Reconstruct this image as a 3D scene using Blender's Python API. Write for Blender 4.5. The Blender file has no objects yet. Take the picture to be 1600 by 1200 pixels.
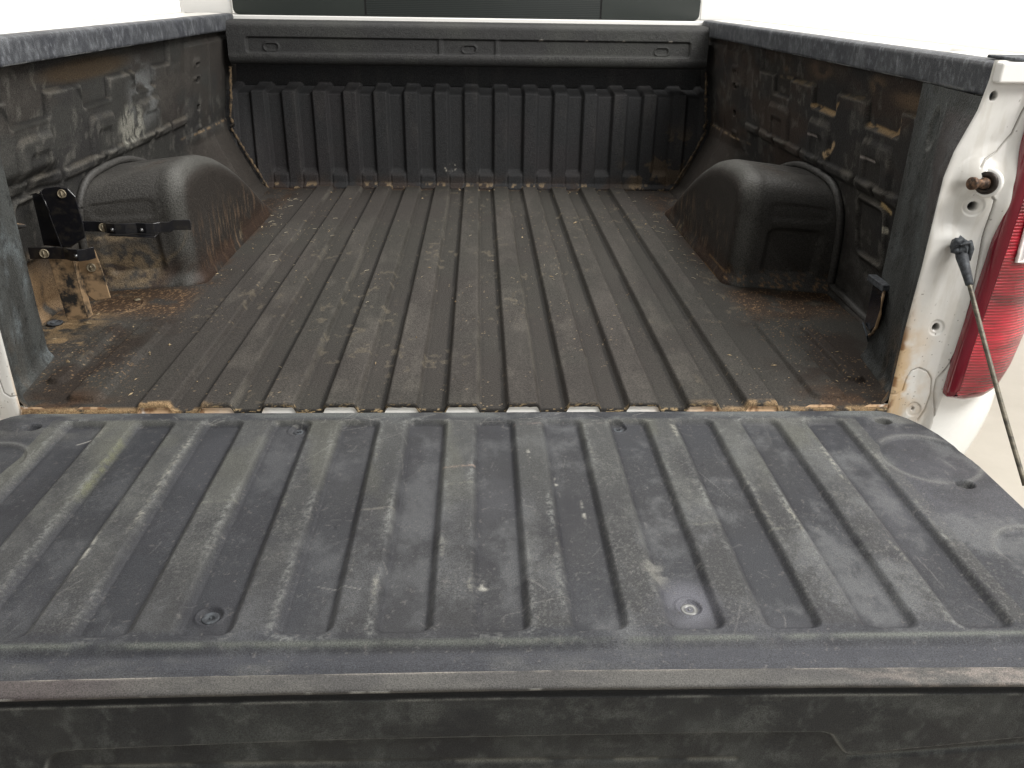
import bpy, bmesh, math, random
import numpy as np
from mathutils import Vector, Matrix
random.seed(7)
RNG = np.random.RandomState(11)
scene = bpy.context.scene
C = scene.collection

# ------------------------------------------------------------------ camera
cam_d = bpy.data.cameras.new('camera'); cam = bpy.data.objects.new('camera', cam_d); C.objects.link(cam)
cam_d.sensor_width = 36.0; cam_d.lens = 36.0*1298.07/1600.0; cam_d.clip_start = .02; cam_d.clip_end = 200
_pi, _ya, _ro = 0.443124, 0.0421615, 0.01583197
_x = Vector((math.cos(_ya), -math.sin(_ya), 0)); _f = Vector((math.sin(_ya)*math.cos(_pi), math.cos(_ya)*math.cos(_pi), -math.sin(_pi)))
_u = _x.cross(_f)
_R = _x*math.cos(_ro) + _u*math.sin(_ro); _U = _u*math.cos(_ro) - _x*math.sin(_ro)
M = Matrix((( _R.x, _U.x, -_f.x, 0.0305693), (_R.y, _U.y, -_f.y, -1.2770548), (_R.z, _U.z, -_f.z, 0.6550378), (0, 0, 0, 1)))
cam.matrix_world = M
scene.camera = cam

# ------------------------------------------------------------------ light
w = bpy.data.worlds.new('World'); scene.world = w; w.use_nodes = True
bg = w.node_tree.nodes['Background']; bg.inputs[0].default_value = (1.0, .985, .955, 1); bg.inputs[1].default_value = .25
def area(name, loc, target, sx, sy, power, col=(1, .98, .95)):
    d = bpy.data.lights.new(name, 'AREA'); d.shape = 'RECTANGLE'; d.size = sx; d.size_y = sy; d.energy = power; d.color = col
    o = bpy.data.objects.new(name, d); C.objects.link(o); o.location = loc
    o.rotation_euler = (Vector(target)-Vector(loc)).to_track_quat('-Z', 'Y').to_euler(); return o
area('ceiling_light', (2.0, -.9, 2.4), (0, .6, 0), 2.2, 1.0, 112)
area('ceiling_light', (.6, 1.6, 2.9), (0, .6, 0), 3.0, 1.0, 80)
area('wall_fill_light', (0, 6.2, 3.9), (0, 8.9, .5), 12, .6, 560)  # this and the next two: added fills, unseen, that burn the walls white
area('wall_fill_light', (-6.4, 2.5, 3.9), (-9, 2.5, .3), 10, .6, 430)
area('wall_fill_light', (6.4, 2.5, 3.9), (9, 2.5, .3), 10, .6, 430)
area('rear_fill_light', (1.6, -4.5, 1.6), (.9, 0, 0), 2.5, 1.6, 34)  # added fill behind the camera, unseen, lifts the white quarter panel
scene.view_settings.view_transform = 'Standard'; scene.view_settings.look = 'None'
scene.view_settings.exposure = 0.35; scene.view_settings.gamma = 1

# ------------------------------------------------------------------ maths helpers
_T = RNG.rand(256, 256).astype(np.float32)
def vn(x, y, seed=0):
    x = np.asarray(x, dtype=np.float64)+seed*17.31+1000; y = np.asarray(y, dtype=np.float64)+seed*9.77+1000
    xi = np.floor(x).astype(int); yi = np.floor(y).astype(int); fx = x-xi; fy = y-yi
    fx = fx*fx*(3-2*fx); fy = fy*fy*(3-2*fy)
    a = _T[xi % 256, yi % 256]; b = _T[(xi+1) % 256, yi % 256]; c = _T[xi % 256, (yi+1) % 256]; d = _T[(xi+1) % 256, (yi+1) % 256]
    return (a*(1-fx)+b*fx)*(1-fy)+(c*(1-fx)+d*fx)*fy
def fbm(x, y, s, o=4, seed=0, g=.55):
    v = 0; a = 1; t = 0
    for i in range(o):
        v = v+a*vn(x*s, y*s, seed+i*3); t += a; a *= g; s *= 2.03
    return v/t
def ss(a, b, x):
    t = np.clip((x-a)/(b-a), 0, 1); return t*t*(3-2*t)
def dseg(X, Y, pts):
    d = np.full(np.shape(X), 9.0)
    for (ax, ay), (bx, by) in zip(pts[:-1], pts[1:]):
        vx, vy = bx-ax, by-ay; L = vx*vx+vy*vy+1e-12
        t = np.clip(((X-ax)*vx+(Y-ay)*vy)/L, 0, 1)
        d = np.minimum(d, np.hypot(X-ax-t*vx, Y-ay-t*vy))
    return d
def rrect(X, Y, cx, cy, hx, hy, r):      # signed distance, negative inside
    qx = np.abs(X-cx)-hx+r; qy = np.abs(Y-cy)-hy+r
    return np.hypot(np.maximum(qx, 0), np.maximum(qy, 0))+np.minimum(np.maximum(qx, qy), 0)-r
def mix(a, b, t):
    t = np.asarray(t)[..., None]; return a*(1-t)+np.asarray(b)*t

# ------------------------------------------------------------------ materials
def new_mat(name):
    m = bpy.data.materials.new(name); m.use_nodes = True; nt = m.node_tree
    return m, nt, nt.nodes['Principled BSDF']
def N(nt, t, **k):
    n = nt.nodes.new(t)
    for a, b in k.items(): setattr(n, a, b)
    return n
def worn_mat(name, gscale, gdist, spec=.35, mottle=.5, gcol=None, coat=0, cellular=True):
    """colour and roughness come from the surface's own wear layer (Col); grain is procedural"""
    m, nt, p = new_mat(name); L = nt.links
    at = N(nt, 'ShaderNodeAttribute', attribute_name='Col')
    tc = N(nt, 'ShaderNodeTexCoord')
    n1 = N(nt, 'ShaderNodeTexNoise'); n1.inputs['Scale'].default_value = gscale; n1.inputs['Detail'].default_value = 5; n1.inputs['Roughness'].default_value = .65
    L.new(tc.outputs['Object'], n1.inputs['Vector'])
    mr = N(nt, 'ShaderNodeMapRange'); mr.inputs[1].default_value = .33; mr.inputs[2].default_value = .67; mr.inputs[3].default_value = 1-mottle; mr.inputs[4].default_value = 1+mottle
    L.new(n1.outputs['Fac'], mr.inputs[0])
    mx = N(nt, 'ShaderNodeVectorMath', operation='SCALE'); L.new(at.outputs['Color'], mx.inputs[0]); L.new(mr.outputs[0], mx.inputs['Scale'])
    L.new(mx.outputs[0], p.inputs['Base Color'])
    L.new(at.outputs['Alpha'], p.inputs['Roughness'])
    p.inputs['Specular IOR Level'].default_value = spec
    p.inputs['Coat Weight'].default_value = coat; p.inputs['Coat Roughness'].default_value = .12
    b = N(nt, 'ShaderNodeBump'); b.inputs['Strength'].default_value = 1; b.inputs['Distance'].default_value = gdist
    if cellular:
        v = N(nt, 'ShaderNodeTexVoronoi', feature='SMOOTH_F1'); v.inputs['Scale'].default_value = gscale*.55
        L.new(tc.outputs['Object'], v.inputs['Vector'])
        ad = N(nt, 'ShaderNodeMath', operation='SUBTRACT'); L.new(n1.outputs['Fac'], ad.inputs[0]); L.new(v.outputs['Distance'], ad.inputs[1])
        L.new(ad.outputs[0], b.inputs['Height'])
    else: L.new(n1.outputs['Fac'], b.inputs['Height'])
    L.new(b.outputs[0], p.inputs['Normal'])
    return m
M_LINER = worn_mat('sprayed_bed_liner', 430, .0007, .20, .62)
M_GATE = worn_mat('moulded_gate_plastic', 760, .00045, .26, .52, cellular=False)
M_RAIL = worn_mat('weathered_rail_plastic', 520, .0005, .3, .5, cellular=False)
M_PAINT = worn_mat('white_body_paint', 90, .00008, .45, .02, coat=.35, cellular=False)
def simple(name, col, rough=.5, metal=0, coat=0, spec=.5, mott=.25, scale=120, bump=.0003, trans=0, ior=1.45):
    m, nt, p = new_mat(name); L = nt.links
    tc = N(nt, 'ShaderNodeTexCoord'); n = N(nt, 'ShaderNodeTexNoise'); n.inputs['Scale'].default_value = scale; n.inputs['Detail'].default_value = 5
    L.new(tc.outputs['Object'], n.inputs['Vector'])
    r = N(nt, 'ShaderNodeMapRange'); r.inputs[1].default_value = .3; r.inputs[2].default_value = .7; r.inputs[3].default_value = 1-mott; r.inputs[4].default_value = 1+mott
    L.new(n.outputs['Fac'], r.inputs[0])
    v = N(nt, 'ShaderNodeVectorMath', operation='SCALE'); v.inputs[0].default_value = col[:3]; L.new(r.outputs[0], v.inputs['Scale'])
    L.new(v.outputs[0], p.inputs['Base Color'])
    p.inputs['Roughness'].default_value = rough; p.inputs['Metallic'].default_value = metal
    p.inputs['Coat Weight'].default_value = coat; p.inputs['Specular IOR Level'].default_value = spec
    p.inputs['Transmission Weight'].default_value = trans; p.inputs['IOR'].default_value = ior
    if bump:
        b = N(nt, 'ShaderNodeBump'); b.inputs['Distance'].default_value = bump; L.new(n.outputs['Fac'], b.inputs['Height']); L.new(b.outputs[0], p.inputs['Normal'])
    return m
def two_tone(name, a, b, scale, lo, hi, rough=.6, metal=0, coat=0, bump=.0004, spec=.5, stretch=(1, 1, 1), detail=6):
    m, nt, p = new_mat(name); L = nt.links
    tc = N(nt, 'ShaderNodeTexCoord'); mp = N(nt, 'ShaderNodeMapping'); mp.inputs['Scale'].default_value = stretch
    L.new(tc.outputs['Object'], mp.inputs['Vector'])
    n = N(nt, 'ShaderNodeTexNoise'); n.inputs['Scale'].default_value = scale; n.inputs['Detail'].default_value = detail; n.inputs['Roughness'].default_value = .65
    L.new(mp.outputs[0], n.inputs['Vector'])
    r = N(nt, 'ShaderNodeValToRGB'); r.color_ramp.elements[0].position = lo; r.color_ramp.elements[1].position = hi
    r.color_ramp.elements[0].color = (*a, 1); r.color_ramp.elements[1].color = (*b, 1)
    L.new(n.outputs['Fac'], r.inputs[0]); L.new(r.outputs[0], p.inputs['Base Color'])
    p.inputs['Roughness'].default_value = rough; p.inputs['Metallic'].default_value = metal; p.inputs['Coat Weight'].default_value = coat
    p.inputs['Specular IOR Level'].default_value = spec
    if bump:
        bb = N(nt, 'ShaderNodeBump'); bb.inputs['Distance'].default_value = bump; L.new(n.outputs['Fac'], bb.inputs['Height']); L.new(bb.outputs[0], p.inputs['Normal'])
    return m
M_WHITE = simple('white_paint_plain', (.80, .79, .76), .32, coat=.3, mott=.02, scale=8, bump=0)
M_BLACK = two_tone('black_enamel_bracket', (.006, .006, .008), (.03, .026, .02), 60, .5, .75, .3, coat=.5)
M_DUSTY = two_tone('dust_caked_bracket', (.012, .011, .010), (.30, .20, .11), 28, .40, .56, .85, bump=.001)
M_BOLT = two_tone('zinc_bolt', (.10, .075, .045), (.36, .31, .22), 160, .35, .65, .5, metal=.3)
M_RUST = two_tone('rusted_steel', (.030, .018, .012), (.20, .11, .06), 140, .4, .65, .6, metal=.3)
M_DARKSTEEL = two_tone('dark_steel', (.015, .012, .010), (.06, .045, .035), 150, .4, .7, .4, metal=.4)
M_RUBBER = two_tone('cracked_rubber', (.018, .020, .024), (.075, .085, .095), 120, .4, .7, .7, bump=.001)
M_CABLE = two_tone('grimy_wire_rope', (.05, .045, .035), (.17, .15, .11), 35, .35, .65, .5, metal=.3, stretch=(1, 1, 4), bump=.0006)
M_BUMPER = simple('grey_bumper_plastic', (.16, .16, .16), .6)
M_HOLE = simple('hole_black', (.003, .003, .003), .9, bump=0)
M_DEBRIS = two_tone('dry_debris', (.13, .085, .045), (.42, .33, .20), 90, .3, .7, .9)
M_CAULK = two_tone('dusty_seam_caulk', (.03, .025, .02), (.19, .13, .07), 70, .42, .66, .9, bump=.002)

# ------------------------------------------------------------------ mesh helpers
def link(o, parent=None, **k):
    C.objects.link(o)
    if parent is not None: o.parent = parent
    for a, b in k.items(): o[a] = b
    return o
def grid(name, P, col, rgh, mat, parent, flip=False, label=None, keep=None):
    n, m = P.shape[:2]
    me = bpy.data.meshes.new(name)
    idx = np.arange(n*m).reshape(n, m)
    q = np.stack([idx[:-1, :-1], idx[:-1, 1:], idx[1:, 1:], idx[1:, :-1]], -1).reshape(-1, 4)
    if keep is not None: q = q[keep[:-1, :-1].reshape(-1)]
    if flip: q = q[:, ::-1]
    me.vertices.add(n*m); me.vertices.foreach_set('co', P.astype(np.float32).ravel())
    me.loops.add(q.size); me.loops.foreach_set('vertex_index', q.astype(np.int32).ravel())
    me.polygons.add(len(q)); me.polygons.foreach_set('loop_start', (np.arange(len(q))*4).astype(np.int32))
    me.polygons.foreach_set('use_smooth', np.ones(len(q), dtype=bool))
    a = me.attributes.new('Col', 'FLOAT_COLOR', 'POINT')
    cc = np.concatenate([np.clip(np.broadcast_to(col, P.shape), .002, 1), np.clip(np.broadcast_to(rgh, P.shape[:2]), .05, 1)[..., None]], -1)
    a.data.foreach_set('color', cc.astype(np.float32).ravel())
    me.update(calc_edges=True); me.validate(); me.materials.append(mat)
    o = bpy.data.objects.new(name, me); link(o, parent)
    if label: o['label'] = label
    return o
def bmobj(name, bm, mat, parent=None, smooth=True, label=None, bevel=0):
    bmesh.ops.recalc_face_normals(bm, faces=bm.faces)
    me = bpy.data.meshes.new(name); bm.to_mesh(me); bm.free(); me.materials.append(mat)
    if smooth:
        for p in me.polygons: p.use_smooth = True
    o = bpy.data.objects.new(name, me); link(o, parent)
    if bevel:
        b = o.modifiers.new('bevel', 'BEVEL'); b.width = bevel; b.segments = 3; b.limit_method = 'ANGLE'
        b.harden_normals = True
    if label: o['label'] = label
    return o
def add_box(bm, lo, hi, mtx=None):
    x0, y0, z0 = lo; x1, y1, z1 = hi
    v = [bm.verts.new(Vector(c) if mtx is None else mtx @ Vector(c)) for c in
         [(x0,y0,z0),(x1,y0,z0),(x1,y1,z0),(x0,y1,z0),(x0,y0,z1),(x1,y0,z1),(x1,y1,z1),(x0,y1,z1)]]
    for f in [(0,3,2,1),(4,5,6,7),(0,1,5,4),(1,2,6,5),(2,3,7,6),(3,0,4,7)]: bm.faces.new([v[i] for i in f])
def add_prism(bm, pts, off):
    """pts: 3D polygon; off: extrusion vector"""
    a = [bm.verts.new(p) for p in pts]; b = [bm.verts.new(Vector(p)+Vector(off)) for p in pts]
    bm.faces.new(a); bm.faces.new(b[::-1]); n = len(a)
    for i in range(n): bm.faces.new([a[i], b[i], b[(i+1) % n], a[(i+1) % n]])
def add_tube(bm, pts, r, seg=10, cap=True):
    pts = [Vector(p) for p in pts]; rings = []
    rr = r if isinstance(r, (list, tuple)) else [r]*len(pts)
    ref = Vector((0, 0, 1))
    for i, p in enumerate(pts):
        t = (pts[min(i+1, len(pts)-1)]-pts[max(i-1, 0)]).normalized()
        a = t.cross(ref if abs(t.z) < .95 else Vector((1, 0, 0))).normalized(); b = t.cross(a)
        rings.append([bm.verts.new(p+(a*math.cos(2*math.pi*k/seg)+b*math.sin(2*math.pi*k/seg))*rr[i]) for k in range(seg)])
    for A, B in zip(rings[:-1], rings[1:]):
        for k in range(seg): bm.faces.new([A[k], A[(k+1) % seg], B[(k+1) % seg], B[k]])
    if cap: bm.faces.new(rings[0][::-1]); bm.faces.new(rings[-1])
def add_lathe(bm, prof, origin, axis, seg=24):
    """prof: (radius, distance along axis)"""
    ax = Vector(axis).normalized(); a = ax.orthogonal().normalized(); b = ax.cross(a); o = Vector(origin); rings = []
    for r, h in prof:
        rings.append([bm.verts.new(o+ax*h+(a*math.cos(2*math.pi*k/seg)+b*math.sin(2*math.pi*k/seg))*max(r, 1e-5)) for k in range(seg)])
    for A, B in zip(rings[:-1], rings[1:]):
        for k in range(seg): bm.faces.new([A[k], A[(k+1) % seg], B[(k+1) % seg], B[k]])
    if prof[0][0] > 1e-4: bm.faces.new(rings[0][::-1])
    if prof[-1][0] > 1e-4: bm.faces.new(rings[-1])

# ------------------------------------------------------------------ the place
GZ = -.88
bm = bmesh.new(); add_box(bm, (-9, -8, GZ-.1), (9, 9, GZ))
gm = two_tone('pale_coated_concrete', (.37, .335, .285), (.43, .395, .34), 3.0, .3, .7, .55, bump=.0004)
ground = bmobj('ground', bm, gm, None, False); ground['kind'] = 'structure'
wm = simple('white_booth_wall', (.86, .86, .84), .8, mott=.015, scale=2, bump=0)
for lo, hi in (((-9, 8.9, GZ), (9, 9.1, 4.2)), ((-9.2, -8, GZ), (-9.002, 9, 4.2)), ((9.002, -8, GZ), (9.2, 9, 4.2))):
    bm = bmesh.new(); add_box(bm, lo, hi); o = bmobj('booth_wall', bm, wm, None, False); o['kind'] = 'structure'

truck = bpy.data.objects.new('pickup_truck', None); link(truck)
truck['label'] = 'white pickup truck seen from behind, tailgate down, with dirty black lined bed'; truck['category'] = 'pickup truck'

PP = .1043
def rib_d(x): return np.abs(((x/PP+.5) % 1)-.5)*PP          # distance from rib centre line
def rib_h(x, hw=.0275, s=.009): return ss(hw+s*.5, hw-s*.5, rib_d(x))

# ---- bed floor
def floor_height(X, Y):
    inner = ss(5.62*PP, 5.5*PP, np.abs(X))
    h = .002+.0130*rib_h(X)*inner*ss(1.742, 1.722, Y)
    # side ribs behind the wheelhouses
    for c, hw, y0, y1 in ((.655, .030, .03, .40), (.735, .016, .10, .40)):
        d = rrect(np.abs(X), Y, c, (y0+y1)/2, hw, (y1-y0)/2, .015)
        h = h+.009*ss(.004, -.006, d)
    h = h+.003*(fbm(X, Y, 3, 3, 5)-.5)
    # drain cover, left
    e = np.hypot((X+.785)/.056, (Y-.515)/.056)
    h = h+.003*ss(1.06, 1.0, e)-.0035*ss(.99, .93, e)*(e > .0)
    h = h+.0025*np.exp(-((e-.5)/.12)**2)*.4
    # fillets to the wheelhouses and walls
    return h
xs = np.linspace(-.90, .90, 830)
ys = np.concatenate([np.linspace(0, .5, 220), np.linspace(.5, 1.775, 330)[1:]])
X, Y = np.meshgrid(xs, ys)
Z = floor_height(X, Y)
ridge = rib_h(X)*ss(5.62*PP, 5.5*PP, np.abs(X))
# the rolled rear lip (extra rows in front)
ang = np.linspace(math.pi/2, 0, 9)[::-1]
rowsX, rowsY, rowsZ = [], [], []
rr = .0055
for t in [-.004]:
    pass
roll = []
for a in np.linspace(0, 1, 9):
    th = a*math.pi/2*1.0
    roll.append((-rr*math.sin(th), -rr*(1-math.cos(th))))
roll.append((-rr, -rr-.0022)); roll.append((-rr+.001, -rr-.003)); roll.append((.004, -rr-.0035))
lipX = np.repeat(X[:1], len(roll), 0); lipY = np.stack([np.full(X.shape[1], r[0]) for r in roll]); lipZ = np.stack([Z[0]+r[1]+.0015*(fbm(xs, xs*0, 120, 2, 3)-.5)*(i > 6) for i, r in enumerate(roll)])
X2 = np.concatenate([lipX[::-1], X[1:]]); Y2 = np.concatenate([lipY[::-1], Y[1:]]); Z2 = np.concatenate([lipZ[::-1], Z[1:]])
nl = len(roll)
def floor_color(X, Y, ridge):
    base = np.array([.0365, .0325, .029]); col = np.ones(X.shape+(3,))*base
    warm = fbm(X, Y, 2.2, 4, 1)
    col = mix(col, np.array([.038, .036, .031]), ss(.45, .65, warm)*.8)
    n2 = fbm(X*1.0, Y*.25, 14, 5, 8)
    col = mix(col, np.array([.058, .052, .046]), ss(.42, .85, n2)*(.35+.35*ridge))
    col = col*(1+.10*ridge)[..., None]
    # traffic film: pale dust dragged along the rib tops towards the rear
    dust = ss(.5, .8, fbm(X, Y*.35, 30, 4, 12))*ridge*ss(1.7, .2, Y)
    col = mix(col, np.array([.11, .10, .085]), dust*.28)
    # rubbed rib edges
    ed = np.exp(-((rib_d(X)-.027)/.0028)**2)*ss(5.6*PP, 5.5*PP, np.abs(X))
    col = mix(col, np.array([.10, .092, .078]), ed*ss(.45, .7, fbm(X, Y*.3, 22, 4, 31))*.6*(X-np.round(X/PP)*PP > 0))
    foot = np.exp(-((rib_d(X)-.0345)/.0030)**2)*ss(5.6*PP, 5.5*PP, np.abs(X))  # contact shade painted at the rib feet, strongest on their left
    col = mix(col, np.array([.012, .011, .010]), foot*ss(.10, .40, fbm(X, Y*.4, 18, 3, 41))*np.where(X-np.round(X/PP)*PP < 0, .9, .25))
    # specks
    sp = (fbm(X, Y, 240, 2, 21) > .86)*ss(.45, .6, fbm(X, Y, 5, 3, 22))
    col = mix(col, np.array([.26, .20, .13]), sp*.8)
    # chalky scuffs
    sc = ss(.63, .72, fbm(X*1.4, Y*.9, 40, 4, 61))*ss(.55, .66, fbm(X, Y, 6, 3, 62))
    col = mix(col, np.array([.13, .11, .08]), sc*.4)
    # sides darker brown grime with grit
    side = ss(.56, .66, np.abs(X))
    gr = ss(.42, .62, fbm(X, Y, 9, 5, 33))
    col = mix(col, np.array([.024, .017, .013]), side*gr*.85)
    grit = (fbm(X, Y, 330, 2, 77) > .78)*ss(.42, .6, fbm(X, Y, 7, 4, 78))*side
    col = mix(col, np.array([.22, .14, .075]), grit*.8)
    # tan silt, left rear corner by the bracket
    silt = ss(.11, .0, np.hypot((X+.86)*1.0, (Y-.44)*.62)-.02)*ss(.33, .55, fbm(X, Y, 22, 4, 90)+.08)
    silt2 = np.exp(-(((np.hypot(X+.785, Y-.515)-.057))/.006)**2)*ss(.4, .6, fbm(X, Y, 30, 3, 91))
    silt3 = ss(.045, .02, np.hypot((X+.80)*.8, (Y-.30)*1.4))*ss(.42, .6, fbm(X, Y, 40, 4, 93))
    s = np.clip(silt*(X < -.7)*ss(.3, .6, fbm(X, Y, 60, 4, 94))+silt2*.8+silt3*.7, 0, 1)
    col = mix(col, np.array([.25, .17, .09]), s*.85)
    cover = ss(1.0, .94, np.hypot((X+.785)/.056, (Y-.515)/.056))
    col = mix(col, np.array([.035, .026, .018]), cover*.85)
    base_ = ss(.40, .50, Y)*ss(.66, .60, Y)*ss(.60, .66, np.abs(X))*ss(.30, .55, fbm(X, Y, 20, 5, 64)+.05)
    col = mix(col, np.array([.050, .030, .018]), base_*.8)
    gg = (fbm(X, Y, 300, 2, 65) > .70)*base_; col = mix(col, np.array([.24, .15, .08]), gg*.8)
    al = np.exp(-((np.abs(X)-.632)/.014)**2)*ss(.6, .7, Y)*ss(.42, .6, fbm(X, Y, 30, 5, 66)); col = mix(col, np.array([.045, .028, .018]), al*.7)
    # rusty debris along bulkhead seam
    fr = ss(1.70, 1.75, Y)
    col = mix(col, np.array([.10, .055, .030]), fr*ss(.42, .6, fbm(X, Y, 25, 4, 95))*.8)
    col = mix(col, np.array([.40, .24, .12]), ss(1.735, 1.75, Y)*ss(.60, .66, fbm(X, Y*0, 9, 3, 96)+.12*(X < -.6))*.9)
    # rusty rear corners
    rr_ = ss(.012, -.003, Y)*(ss(-.40, -.48, X)+ss(.36, .50, X)*.8)
    col = mix(col, np.array([.27, .18, .095]), np.clip(rr_*ss(.42, .62, fbm(X, Y, 60, 4, 97)+.10*ss(.02, -.005, Y)), 0, 1)*.9)
    col = mix(col, np.array([.07, .038, .02]), ss(.10, .0, Y)*side*ss(.4, .6, fbm(X, Y, 16, 4, 98))*.6)
    return col
ridge2 = rib_h(X2)*ss(5.62*PP, 5.5*PP, np.abs(X2))
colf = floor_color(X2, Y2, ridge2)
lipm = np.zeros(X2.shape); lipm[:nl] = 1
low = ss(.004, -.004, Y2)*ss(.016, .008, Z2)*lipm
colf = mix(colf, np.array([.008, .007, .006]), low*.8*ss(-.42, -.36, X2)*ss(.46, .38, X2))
fl = ss(.62, .70, fbm(X2, Z2*3, 160, 2, 99))*low
colf = mix(colf, np.array([.30, .22, .12]), fl*.8)
rg = .62+.2*fbm(X2, Y2, 8, 3, 50)
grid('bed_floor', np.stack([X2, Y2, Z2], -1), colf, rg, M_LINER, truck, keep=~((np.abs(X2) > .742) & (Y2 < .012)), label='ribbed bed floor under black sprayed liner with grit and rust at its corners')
# white sill glimpsed under the rib ends
sx = np.linspace(-.745, .745, 900); sz = np.linspace(-.04, .0012, 14); SX, SZ = np.meshgrid(sx, sz); SZ = SZ+.0058*rib_h(SX, .024, .012)*((SZ+.04)/.0412)
SY = .0*SX-.0055+np.clip(SZ+.005, -.01, .007)*.45
rust = np.clip(ss(-.30, -.46, SX)+ss(.28, .46, SX), 0, 1)*ss(.35, .5, fbm(SX, SZ, 30, 4, 7)+.14)
sc_ = mix(np.ones(SX.shape+(3,))*np.array([.84, .83, .80]), np.array([.62, .38, .18]), rust*.85)
sc_ = mix(sc_, np.array([.20, .09, .035]), rust*ss(.5, .6, fbm(SX, SZ, 80, 3, 9))*.8)
grid('bed_sill', np.stack([SX, SY+.0025, SZ], -1), sc_, np.full(SX.shape, .4), M_PAINT, truck, label='white painted sill below the bed floor, rusting at both ends')
bm = bmesh.new(); add_box(bm, (-.745, -.045, -.014), (.745, -.0065, -.0125)); bmobj('sill_ledge', bm, M_WHITE, truck, False)

# ---- bulkhead
xs = np.linspace(-.87, .87, 780); zs = np.linspace(-.005, .52, 195); X, Zb = np.meshgrid(xs, zs)
raised = rib_h(X+.000, .026, .013)
zone = ss(.333, .320, Zb)
bottomramp = ss(.072, .045, Zb)
rec_top = ss(.322, .310, Zb)
rec = (1-raised)*ss(.338, .328, Zb)*(1-bottomramp*ss(.020, .030, rib_d(X+PP/2)*-1+.052)*1.0)
depth = .016*rec
depth = depth+.135*ss(.320, .336, Zb-.010*raised)
depth = depth-.016*ss(.022, .008, Zb)
corner = ss(.70, .80, np.abs(X))
yb = 1.745+depth-.03*corner*ss(.35, .1, Zb)
cb = np.ones(X.shape+(3,))*np.array([.026, .0265, .0275])
cb = mix(cb, np.array([.030, .028, .029]), ss(.4, .7, fbm(X, Zb, 5, 4, 101))*.8)
cb = mix(cb, np.array([.060, .056, .052]), ss(.5, .75, fbm(X, Zb*.3, 26, 4, 102))*.25*raised)
cb = mix(cb, np.array([.045, .030, .022]), ss(.07, .0, Zb)*ss(.45, .65, fbm(X, Zb, 20, 4, 103))*.6)
cb = mix(cb, np.array([.30, .22, .13]), ss(.68, .74, fbm(X, Zb, 45, 3, 104))*ss(.03, .01, Zb)*.6)
gl = np.exp(-(((np.hypot((X+.075), (Zb-.075)*1.2)-.018))/.003)**2)*ss(.5, .56, fbm(X, Zb, 60, 2, 105))
cb = mix(cb, np.array([.30, .28, .24]), gl*ss(.45, .62, fbm(X, Zb, 130, 2, 108)))
cb = mix(cb, np.array([.12, .085, .05]), ss(.55, .62, fbm(X, Zb, 18, 4, 107))*ss(.5, .62, X)*ss(.25, .15, Zb)*.5)
grid('bulkhead', np.stack([X, yb, Zb], -1), cb, .60+.15*fbm(X, Zb, 9, 3, 106), M_LINER, truck, flip=False, label='corrugated black front wall of the bed')
# header beam with its pressed panel
prof = [(1.80, .425), (1.735, .418)]
for a in np.linspace(0, 1, 9): th = a*math.pi/2; prof.append((1.715-.028*math.sin(th), .446-.028*math.cos(th)))
for z_ in np.linspace(.447, .532, 52)[1:]: prof.append((1.687+.006*(z_-.447)/.085, z_))
for a in np.linspace(0, 1, 9)[1:]: th = a*math.pi/2; prof.append((1.693+.020*(1-math.cos(th)), .532+.020*math.sin(th)))
prof.append((1.81, .5535))
prof = np.array(prof); xs = np.linspace(-.795, .795, 620)
HX = np.repeat(xs[None], len(prof), 0); HY = np.repeat(prof[:, :1], len(xs), 1).copy(); HZ = np.repeat(prof[:, 1:], len(xs), 1).copy()
pan = rrect(HX, HZ, 0, .480, .735, .024, .008)
bars = np.minimum(np.abs(HX+.099), np.abs(HX-.089))
mask = ss(.002, -.004, pan)*(1-.6*ss(.009, .006, bars))
HY += .010*mask
for cx in (-.656, -.004, .641):
    e = rrect(HX, HZ, cx, .474, .024, .012, .0115); HY += -.005*np.exp(-(e/.0028)**2)*1.0+.002*ss(0, -.004, e)
HY += .0012*(fbm(HX, HZ, 60, 4, 110)-.5)
ch = np.ones(HX.shape+(3,))*np.array([.034, .034, .034])
ch = mix(ch, np.array([.046, .047, .043]), ss(.4, .7, fbm(HX, HZ, 6, 4, 111))*.7)
edge = np.exp(-((HZ-.449)/.005)**2)
ch = mix(ch, np.array([.060, .059, .058]), edge*.5)
ch = mix(ch, np.array([.25, .23, .20]), ss(.72, .76, fbm(HX, HZ, 60, 2, 113))*np.exp(-((HZ-.505)/.003)**2)*(HX > .2))
grid('bulkhead_header', np.stack([HX, HY, HZ], -1), ch, np.full(HX.shape, .62), M_LINER, truck, label='black textured cross beam with a long pressed panel and three oval bosses')

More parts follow.
